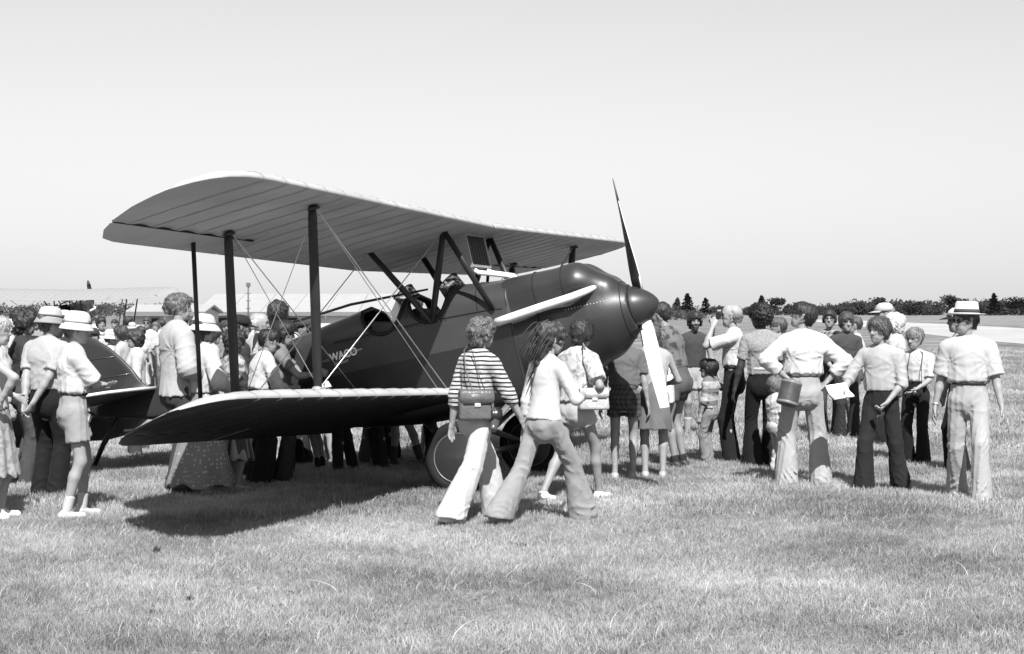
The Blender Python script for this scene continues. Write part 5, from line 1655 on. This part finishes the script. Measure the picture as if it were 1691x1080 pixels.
person(1280, 781, .96, 20, 'small child in white shirt half hidden between the black and khaki trousers', hair=('bowl', .1), skin=.36, hs=1.4,
       shirt=B(.75, sleeve=.8, hem=.02), legs=T(.72, .06), shoes=.4)
person(1288, 742, 1.60, 178, 'man seen as a face between the bushy-haired man and the white-shirted man', hair=('short', .06), skin=.33,
       shirt=B(.35, sleeve=.8), legs=T(.03, .08), res='m')
whiteshirt = person(1326, 804, 1.75, 98, 'man in white long-sleeved shirt and khaki trousers, back turned, hand on hip, glasses', hair=('short', .018), skin=.36, moustache=1, glasses='clear', build=1.06,
       shirt=B(.82, sleeve=1.62, loose=.030, sleever=.02, fold=.010), legs=T(.46, .115, knee=.066, loose=.016, fold=.010), shoes=.25, belt=.10, twist=6,
       feet=((.0, .15, 12, 0), (-.04, -.17, -24, 0)), la=('t', (-.075, .115, .60), (-.25, 1, .1)), ra=('t', (-.03, -.125, .575), (-.35, -1, .15)), head=(58, -14, 0))
# --- right-hand group
person(1370, 722, 1.69, -100, 'man in glasses and plaid shirt standing behind the boy in dark jumper', hair=('bowl', .02), skin=.34, glasses='clear',
       shirt=B(.30, pat=('plaid', .05, .06, .4), sleeve=.8, hem=.04), legs=T(.05, .09), shoes=.06, head=(-4, 0, 0), res='m')
person(1396, 725, 1.65, -78, 'boy in dark v-neck jumper and jeans, fringe over his eyes, facing the camera', hair=('bowl', .045), skin=.34, hs=1.05,
       shirt=B(.055, sleeve=1.4, hem=.03, loose=.018), legs=T(.03, .10), shoes=.25, la=('h', 6, 7, 15), ra=('t', (.12, -.14, .55)), head=(-4, 6, 0))
person(1414, 712, 1.60, 175, 'person in white shirt mostly hidden behind the boy in dark jumper', hair=('short', .05), shirt=B(.78, sleeve=.8), legs=T(.1, .08), res='m')
bookboy = person(1455, 811, 1.61, -122, 'boy in pale jumper and dark flared trousers holding out a white booklet', hair=('bowl', .05), skin=.36, hs=1.05, build=1.0,
       shirt=B(.56, sleeve=1.15, hem=.06, loose=.018, collar=0), legs=T(.018, .115, knee=.066, loose=.012), shoes=.08, feet=((-.10, .16, 14, 0), (.10, -.12, -8, 0)),
       ra=('t', (.19, -.15, .575)), la=('t', (.10, .07, .52), (-.6, .8, -.2)), head=(-26, 4, 0), twist=6, curl=(.9, .5))
person(1464, 735, 1.77, 182, 'man in pale cap standing behind the curly blonde woman', hair=('short', .2), hat=('cap', .62, .5), skin=.36, shirt=B(.66, sleeve=.8), legs=T(.2, .08), res='m')
person(1481, 742, 1.64, 150, 'woman with curly blonde hair and white blouse behind the boy with booklet', female=True, hair=('curly', .48), skin=.36,
       shirt=B(.76, pat=('floral', .5, 30.0, .56), sleeve=.8, hem=.04), legs=K(.06, .40, .2, folds=5), shoes=.2, res='m')
strapboy = person(1513, 767, 1.48, -118, 'fair-haired boy in white shirt and black trousers with a camera strap round his neck', hair=('short', .14), skin=.36, hs=1.1, build=.95,
       shirt=B(.76, points=1, sleeve=.85, loose=.02), legs=T(.012, .105, knee=.066), shoes=.03, la=('t', (.15, .03, .56)), ra=('h', 6, 7, 15), head=(-18, 8, 0))
person(1586, 782, 1.70, 184, 'person in white cap with dark visor behind the man in straw hat', hair=('short', .03), hat=('cap', .78, .015), skin=.30, shirt=B(.6, sleeve=.8), legs=T(.012, .10), shoes=.02, res='m')
strawman = person(1599, 826, 1.72, -106, 'man in white straw hat, short-sleeved white shirt and pale trousers, strolling at far right', hair=('short', .03), hat=('straw', .80, .06), skin=.34, glasses='dark', build=1.04,
       shirt=B(.70, points=1, sleeve=.85, loose=.030, sleever=.022, belly=.0), legs=T(.47, .105, knee=.064, loose=.012, fold=.009), belt=.03, shoes=.35,
       feet=((.17, .11, 4, 0), (-.25, -.10, -4, .028)), la=('h', 6, 11, 12), ra=('h', -4, 11, 14), head=(-52, 4, 0))
# --- left edge group
person(-10, 857, 1.63, 8, 'woman in sleeveless white top and pale patterned skirt at the left edge, hand on hip', female=True, hair=('short', .3), skin=.42,
       shirt=B(.80, sleeve=0.12, hem=.02, loose=.02), legs=K(.36, .215, .25, pat=('floral', .22, 26.0, .5), folds=9), shoes=.7,
       ra=('t', (.05, -.13, .585), (1, -.6, -.2)), la=('t', (.10, .1, .6)), feet=((.04, .09, 4, 0), (-.02, -.09, -6, 0)))
person(-4, 806, 1.60, 25, 'white-haired person in pale blouse behind the woman in sleeveless top', female=True, hair=('curly', .70), skin=.38, shirt=B(.66, sleeve=1.8, hem=.0), legs=T(.3, .08), res='m')
person(36, 800, 1.69, 22, 'man with dark curly hair and dark shirt looking right at the left edge', hair=('curly', .018), skin=.26, shirt=B(.035, sleeve=.8), legs=T(.06, .08), shoes=.05)
person(50, 786, 1.40, 40, 'dark-haired child behind the curly-haired man, white scarf collar', hair=('bowl', .015), hs=1.1, skin=.3, shirt=B(.7, sleeve=.8), legs=T(.05, .08), res='m')
person(78, 822, 1.69, 64, 'man in grey banded bucket hat and heather shirt, hands clasped behind his back', hair=('short', .05), hat=('bucket', .66, .10, .30), skin=.36, build=1.08,
       shirt=B(.52, sleeve=.75, loose=.026, hem=.05), legs=T(.012, .09, loose=.018), shoes=.03, la=('t', (-.135, .035, .50), (-.5, 1, 0)), ra=('t', (-.14, -.02, .50), (-.5, -1, 0)), head=(-10, 6, 0))
person(121, 855, 1.65, 22, 'man in white bucket hat, white tee shirt, khaki shorts and white socks, arms folded', hair=('short', .08), hat=('bucket', .82, .60), skin=.36, build=1.03,
       shirt=B(.80, sleeve=.85, loose=.024, sleever=.018), legs=S(.33, len=.60, loose=.010, flare=.012, fold=.009), socks=(.72, .30), shoes=.42, belt=.02,
       la=('t', (.15, -.04, .655), (.2, 1, -.8)), ra=('t', (.15, .06, .635), (.3, -1, -.8)), feet=((.08, .09, 4, 0), (-.07, -.10, -6, 0)), head=(-14, 6, 0))
# --- crowd between the tail and the wing
person(292, 818, 1.84, 30, 'tall woman in loose pale cardigan with hair pinned up, beside the sun-hatted girl', female=True, hair=('updo', .09), skin=.36, build=1.10, hs=.90,
       shirt=B(.56, sleeve=1.6, hem=-.035, loose=.045, sleever=.02, fold=.010), legs=T(.05, .08), shoes=.05, head=(-20, 0, 0), la=('t', (.14, .1, .6)), ra=('t', (.12, -.1, .58)))
person(332, 819, 1.63, 42, 'girl in white sun hat, white blouse and long dotted skirt under the wing tip', female=True, hair=('long', .03), hat=('sun', .78, .6), skin=.36,
       shirt=B(.78, sleeve=1.7, hem=.05, loose=.036, sleever=.02), legs=K(.20, .065, .36, pat=('dotted', .58, 26.0, .28), folds=7, amp=.02), shoes=.3, head=(-10, 4, 0), la=('t', (.14, .1, .58)), ra=('t', (.14, -.1, .6)))
person(385, 811, 1.50, 36, 'woman in light and dark striped skirt behind the rear wing strut', female=True, hair=('curly', .03), skin=.3, shirt=B(.5, pat=('floral', .12, 20.0, .5), sleeve=.8, hem=.05),
       legs=K(.30, .20, .25, pat=('ribbed', .06, .07, .5), folds=9), shoes=.3)
person(392, 788, 1.63, 30, 'man in dark cap and dark jacket behind the rear wing strut', hair=('short', .02), hat=('cap', .02, .02), skin=.25, shirt=B(.035, sleeve=1.9, hem=-.02, loose=.03), legs=T(.04, .08), head=(-10, 8, 0))
person(424, 801, 1.51, 24, 'dark-haired man in white shirt and black trousers seen in profile by the fuselage', hair=('short', .015), skin=.32, shirt=B(.78, sleeve=1.5, loose=.028), legs=T(.012, .11, knee=.08, loose=.03), shoes=.02,
       lean=10, head=(-22, 6, 0), ra=('t', (.22, -.08, .62)), la=('t', (.22, .08, .62)))
person(424, 771, 1.66, 0, 'grey-haired man looking right over the heads near the fuselage', hair=('bald', .45), skin=.36, shirt=B(.4, sleeve=.8), legs=T(.1, .08), res='m')
person(456, 786, 1.77, 78, 'man with bushy dark hair and white shirt, back to the camera', hair=('mop', .02), skin=.32, shirt=B(.78, sleeve=.8, loose=.022), legs=T(.02, .09), shoes=.03, lean=3)
person(463, 797, 1.57, 6, 'boy with dark bowl haircut and grey tee shirt touching the fuselage', hair=('bowl', .012), skin=.30, hs=1.06, shirt=B(.17, sleeve=.6, hem=.05), legs=T(.03, .09), ra=('t', (.24, -.06, .68)), la=('t', (.26, .06, .66)), head=(0, 8, 0))
person(507, 768, 1.60, 182, 'man in dark cap and shirt looking left beside the rear fuselage', hair=('short', .03), hat=('cap', .05, .04), skin=.28, shirt=B(.04, sleeve=.8), legs=T(.02, .08), res='m')
# --- people beyond the fuselage, seen as legs under the lower wing
person(490, 772, 1.42, 150, 'child in dark trousers and white socks beyond the fuselage', hair=('short', .05), shirt=B(.5), legs=T(.02, .07), socks=(.7, .2), hs=1.1, res='m')
person(530, 779, 1.40, 170, 'bare-legged boy in dark socks beyond the fuselage', hair=('short', .05), shirt=B(.4), legs=S(.05), socks=(.02, .3), hs=1.1, res='m')
person(575, 781, 1.52, 190, 'person in narrow dark trousers beyond the fuselage lettering', hair=('short', .05), shirt=B(.5), legs=T(.02, .055), shoes=.2, res='m', feet=((.10, .10, 4, 0), (-.08, -.10, -6, 0)))
person(632, 775, 1.60, 200, 'person in dark slacks beyond the rear cockpit', hair=('short', .05), shirt=B(.5), legs=T(.025, .06), res='m')
person(675, 770, 1.62, 175, 'person in shorts and boots beyond the front cockpit', hair=('short', .05), shirt=B(.3), legs=S(.06), socks=(.05, .4), shoes=.03, res='m', feet=((.15, .10, 4, 0), (-.12, -.10, -6, 0)))
person(722, 764, 1.65, 185, 'person in dark flared trousers beyond the landing gear', hair=('short', .05), shirt=B(.5), legs=T(.012, .09), res='m')
person(598, 769, 1.50, 10, 'person in grey slacks beyond the cockpit, second from the lettering', hair=('short', .05), shirt=B(.4), legs=T(.07, .06), res='f')
person(652, 764, 1.55, 160, 'person in black slacks beyond the cockpit, left of the booted one', hair=('short', .05), shirt=B(.4), legs=T(.02, .06), res='f')
person(700, 758, 1.60, 20, 'person in dark knee skirt beyond the front cockpit', female=True, hair=('short', .05), shirt=B(.4), legs=K(.04, .3, .2), res='f')
person(552, 764, 1.40, 200, 'person in pale slacks beyond the fuselage lettering', hair=('short', .05), shirt=B(.4), legs=T(.5, .06), res='f')
# --- farther crowd at left
far = [
 (62, 522, 95, -90, 'man in sunglasses in the far crowd left of the banded hat', dict(hair=('short', .03), glasses='dark', shirt=B(.25), legs=T(.1, .07))),
 (18, 534, 92, 10, 'woman in pale dress in the far crowd at the left edge', dict(female=True, hair=('mop', .06), shirt=B(.7, sleeve=.6), legs=K(.65, .3, .24))),
 (105, 512, 100, 40, 'person in white cap rising behind the banded bucket hat', dict(hair=('short', .03), hat=('cap', .8, .75), shirt=B(.6), legs=T(.15, .07))),
 (142, 530, 95, -80, 'person in pale headscarf in the far crowd above the fin', dict(female=True, hair=('bowl', .6), shirt=B(.3), legs=T(.1, .07))),
 (166, 524, 98, -60, 'young man with dark fringe in white collar above the fin', dict(hair=('bowl', .02), shirt=B(.75, sleeve=1.8), legs=T(.06, .07))),
 (150, 541, 125, 20, 'person in dark cap just behind the fin', dict(hair=('short', .03), hat=('cap', .04, .03), shirt=B(.08), legs=T(.05, .07))),
 (181, 546, 112, 30, 'child in white sun hat beyond the fin', dict(hair=('short', .05), hat=('sun', .8, .6), shirt=B(.75), legs=T(.2, .07), hs=1.1)),
 (202, 540, 118, 170, 'dark-haired woman in pale shirt beyond the fin', dict(female=True, hair=('mop', .03), shirt=B(.62, sleeve=.8), legs=T(.1, .07))),
 (226, 546, 142, 196, 'woman with dark wavy hair in white jacket beside the tall woman', dict(female=True, hair=('curly', .025), shirt=B(.76, sleeve=1.8, hem=-.03, loose=.03), legs=T(.05, .08), res='m')),
 (243, 524, 88, -88, 'man in sunglasses and white shirt with crossed strap facing the camera', dict(hair=('short', .05), glasses='dark', shirt=B(.76, sleeve=.8), legs=T(.03, .08))),
 (258, 532, 84, -95, 'short pale-faced person beside the man with crossed strap', dict(hair=('short', .1), shirt=B(.4), legs=T(.1, .07))),
 (95, 540, 105, 190, 'dark-haired woman in pale top behind the white bucket hat', dict(female=True, hair=('mop', .03), shirt=B(.6), legs=T(.1, .07))),
 (338, 526, 90, -90, 'person in pale shirt behind the sun-hatted girl', dict(hair=('short', .05), shirt=B(.6), legs=T(.1, .07))),
 (356, 534, 100, 150, 'dark-haired woman far behind the wing struts', dict(female=True, hair=('mop', .03), shirt=B(.3), legs=T(.1, .07))),
 (275, 540, 80, 200, 'person in dark shirt far behind the tall woman', dict(hair=('short', .05), shirt=B(.08), legs=T(.1, .07))),
 (218, 533, 74, -70, 'man in pale hat in the far crowd by the parked biplane', dict(hair=('short', .05), hat=('bucket', .7, .3), shirt=B(.5), legs=T(.1, .07))),
 (125, 527, 78, -100, 'woman in light blouse in the far crowd by the parked biplane', dict(female=True, hair=('mop', .05), shirt=B(.7), legs=T(.2, .07))),
 (40, 545, 110, 185, 'girl with long dark hair in the far crowd at left', dict(female=True, hair=('long', .03), shirt=B(.75), legs=T(.2, .07), hs=1.08)),
 (483, 530, 95, 100, 'person in dark shirt far behind the boy with bowl haircut', dict(hair=('short', .02), shirt=B(.05), legs=T(.1, .07))),
 (75, 534, 72, -70, 'person in dark jacket in the far crowd between the two bucket hats', dict(hair=('short', .03), shirt=B(.06, sleeve=1.8), legs=T(.05, .07))),
 (160, 536, 84, 200, 'woman in pale scarf and dark top above the fin', dict(female=True, hair=('bowl', .5), shirt=B(.06), legs=T(.1, .07))),
 (190, 528, 76, -95, 'man in dark shirt under the parked biplane wing', dict(hair=('short', .03), shirt=B(.07), legs=T(.05, .07))),
 (210, 524, 70, 15, 'tall dark-haired man under the parked biplane wing', dict(hair=('mop', .02), shirt=B(.3), legs=T(.05, .07))),
 (232, 541, 96, -60, 'girl in white dress beside the man with crossed strap', dict(female=True, hair=('long', .04), shirt=B(.76), legs=K(.74, .3, .22), hs=1.08)),
 (267, 528, 76, 170, 'man in white shirt far behind the tall woman', dict(hair=('short', .03), shirt=B(.72), legs=T(.03, .07))),
 (350, 545, 118, 30, 'child with dark hair behind the sun-hatted girl', dict(hair=('bowl', .02), shirt=B(.5), legs=T(.1, .07), hs=1.12)),
 (372, 530, 105, -40, 'man in grey shirt between the wing struts', dict(hair=('short', .04), shirt=B(.22), legs=T(.05, .07))),
 (408, 528, 98, 160, 'woman in pale blouse between strut and fuselage', dict(female=True, hair=('curly', .05), shirt=B(.66), legs=T(.1, .07))),
 (440, 524, 90, 190, 'man in dark shirt far behind the bushy-haired man', dict(hair=('mop', .02), shirt=B(.05), legs=T(.05, .07))),
 (494, 536, 120, -160, 'boy in white shirt beside the man in dark cap', dict(hair=('bowl', .03), shirt=B(.76), legs=T(.05, .07), hs=1.08)),
]
for px, top, s, face, label, kw in far:
    kw = dict(kw); kw.setdefault('res', 'f')
    person(px, fy(s), ht(top, s) - (.02 if 'hat' in kw else 0), face, label, group='crowd at the left', **kw)

# ------------------------------------------------------------------ things people carry
def carried(name, p, local, label, cat, rz=0.0):
    M = p['M'] @ Matrix.Translation(local)
    o = empty(name, M.translation, math.atan2(M[1][0], M[0][0]) + R(rz))
    return tag(o, label, cat)

def bag(name, p, local, size, tone, label, rz=0.0, flap=True, strap=None, tilt=0.0, clasp=.7, strap_tone=None, rough=.35):
    """satchel: body > flap, clasp, strap; local x = thickness, y = width"""
    o = carried(name, p, local, label, 'bag', rz)
    o.rotation_euler.x = R(tilt)
    t, w, h = size
    lm = grey('bag_leather', tone, rough=rough, var=.25, bump=.25, bscale=50, spec=.45)
    bm = bmesh.new(); bmesh.ops.create_cube(bm, size=1)
    for v in bm.verts:
        v.co = Vector((v.co.x * t * (1.15 if v.co.z < 0 else .8), v.co.y * w * (1.06 if v.co.z < 0 else .94), v.co.z * h))
    bmesh.ops.bevel(bm, geom=bm.edges[:], offset=min(t, h) * .30, segments=3, profile=.6, affect='EDGES')
    me = bpy.data.meshes.new('bag_body'); bm.to_mesh(me); bm.free()
    link_mesh('bag_body', me, lm, o)
    if flap:
        for sx in (-1, 1):
            f = MB(); n = 7; vs = []
            for i in range(n):
                u = i / (n - 1)
                z = h * (.52 - .52 * u); x = sx * (t * .42 * min(1, u * 2.2 + .15) + .008)
                ww = w * (.49 if u < .7 else .49 - .10 * (u - .7) / .3)
                vs += [(x, -ww, z), (x, ww, z)]
            f.add(vs, [(2*i, 2*i + 1, 2*i + 3, 2*i + 2) for i in range(n - 1)])
            fo = f.build('flap', lm, o); m = fo.modifiers.new('solid', 'SOLIDIFY'); m.thickness = .006
        c = MB(); c.box((-t * .55 - .006, -w * .09, -h * .06), (t * .55 + .006, w * .09, h * .06)); bevel_mod(c.build('clasp', grey('clasp_metal', clasp, rough=.3, metal=.5), o, smooth=False), .004)
    if strap:
        inv = (Matrix.Translation(o.location) @ o.rotation_euler.to_matrix().to_4x4()).inverted()
        pts = [inv @ (p['M'] @ Vector(q)) for q in strap]
        MB().tube([(0, -w * .45, h * .45)] + pts + [(0, w * .45, h * .45)], .011, 6, flat=.35).build('strap', grey('strap_leather', strap_tone or tone, rough=.5), o)
    return o

def along(p, f, l, z): return (f, l, z * p['H'])
bag('shoulder_bag', striped, (-.125, -.14, .945), (.10, .28, .24), .10, 'dark leather shoulder bag with flap hanging behind the striped woman', rz=-118,
    strap=[(-.14, -.12, 1.05), (-.135, -.02, 1.22), (-.09, .05, 1.37), (.0, .10, 1.415), (.06, .06, 1.37), (.11, -.06, 1.2), (.10, -.16, 1.02)], clasp=.6)
cc = carried('camera_case', striped, (.0, -.235, .86), 'black camera case with short lens dangling below the striped woman\'s bag', 'camera case', 10)
bm = bmesh.new(); bmesh.ops.create_cube(bm, size=1)
for v in bm.verts: v.co = Vector((v.co.x * .11, v.co.y * .075, v.co.z * .13))
bmesh.ops.bevel(bm, geom=bm.edges[:], offset=.02, segments=3, affect='EDGES'); me = bpy.data.meshes.new('case_body'); bm.to_mesh(me); bm.free()
link_mesh('case_body', me, grey('black_case', .02, rough=.3), cc)
MB().lathe([(.001, -.09), (.032, -.09), (.034, -.08), (.034, 0), (.001, 0)], 16, Matrix.Rotation(R(28), 4, 'Y') @ Matrix.Translation((0, -.01, -.04))).build('lens_barrel', grey('lens_barrel', .05, rough=.2, spec=.6), cc)
MB().tube([(-.05, 0, .06), (-.08, .10, .30), (-.06, .2, .52)], .008, 6, flat=.4).build('strap', grey('strap_leather', .03, rough=.5), cc)

bag('purse', floral, (-.02, -.225, .915), (.10, .26, .19), .40, 'cream leather purse with flap under the floral blouse', rz=-128, tilt=0, strap=[(-.02, -.19, 1.08), (-.06, -.14, 1.25), (-.02, -.10, 1.40), (.05, -.13, 1.25), (.06, -.2, 1.08)], clasp=.75, strap_tone=.25, rough=.45)
bag('white_bag', bent, (.0, .24, .86), (.07, .17, .30), .72, 'limp white bag hanging beside the stooping man', rz=15, flap=False, strap=[(.0, .24, 1.08), (.14, .18, 1.3), (.22, .10, 1.42), (.10, .2, 1.25), (.0, .25, 1.08)], strap_tone=.7, rough=.8)

hb = carried('drum_bag', whiteshirt, (-.155, .185, .90), 'dark cylindrical bag held behind the man in white shirt', 'bag', 0)
hb.scale = (.86, .86, .86)
hb.rotation_euler = (R(16), R(8), hb.rotation_euler.z)
MB().lathe([(.001, .15), (.10, .15), (.112, .14), (.114, .12), (.118, -.10), (.118, -.115), (.112, -.125), (.001, -.125)], 28).build('drum', grey('drum_leather', .06, rough=.38, var=.3, bump=.2, bscale=30), hb)
MB().lathe([(.1175, -.118), (.121, -.112), (.121, -.095), (.1185, -.09)], 28).build('rim', grey('drum_rim', .18, rough=.4), hb)
MB().lathe([(.1145, .112), (.1175, .118), (.1165, .138), (.1135, .14)], 28).build('rim', grey('drum_rim', .18, rough=.4), hb)

sh, elb, wr, s_ = bookboy['arms'][1]
bk = carried('booklet', bookboy, tuple(wr + np.array((.055, -.03, .0))), 'open white booklet in the hand of the boy in pale jumper', 'booklet', 20)
bk.rotation_euler = (R(34), R(-8), R(12))
for sg in (1, -1):
    b = MB(); b.box((-.10, 0, -.006), (.10, .105, .006), Matrix.Rotation(R(14 * sg), 4, 'X') @ Matrix.Diagonal((1, sg, 1, 1)))
    b.build('page_block', grey('paper', .82, rough=.7, var=.05), bk, smooth=False)
    b = MB(); b.box((-.105, 0, -.011), (.105, .11, -.0065), Matrix.Rotation(R(14 * sg), 4, 'X') @ Matrix.Diagonal((1, sg, 1, 1)))
    b.build('cover', grey('booklet_cover', .05, rough=.5), bk, smooth=False)

def camera_thing(p, local, label, lens=True):
    o = carried('camera', p, local, label, 'camera', 0)
    b = MB(); b.box((-.025, -.068, -.043), (.025, .068, .035)); bevel_mod(b.build('camera_body', grey('camera_black', .02, rough=.35), o, smooth=False), .008, 3)
    b = MB(); b.box((-.02, -.022, .0355), (.02, .022, .058)); bevel_mod(b.build('viewfinder', grey('camera_metal', .45, rough=.3, metal=.5), o, smooth=False), .006)
    MB().lathe([(.001, .06), (.024, .06), (.027, .05), (.027, 0)], 16, Matrix.Translation((.025, 0, -.004)) @ Matrix.Rotation(R(90), 4, 'Y')).build('lens', grey('lens_barrel', .05, rough=.2, spec=.6), o)
    return o
hx = photog['HM'] @ Vector((.135, 0, .015))
camera_thing(photog, tuple(hx), 'small black camera held to the balding man\'s eye')
cs = camera_thing(strapboy, (.17, .04, .80), 'camera hanging by a strap at the fair-haired boy\'s waist')
MB().tube([(0, -.066, .03), (-.03, -.10, .25), (-.10, -.09, .43), (-.17, -.04, .47), (-.10, .05, .43), (-.03, .05, .25), (0, .066, .03)], .008, 6, flat=.4).build('strap', grey('strap_leather', .03, rough=.5), cs)

# wrist watch on the straw-hatted man's right arm
sh, elb, wr, s_ = strawman['arms'][1]
d_ = Vector(unit(wr - elb)); q_ = Vector(wr) - d_ * .035
MB().lathe([(.028, -.010), (.031, -.008), (.031, .008), (.028, .010)], 16, Matrix.Translation(q_) @ d_.to_track_quat('Z', 'Y').to_matrix().to_4x4()).build('wrist_watch', grey('watch_metal', .6, rough=.25, metal=.7), strawman['root'])
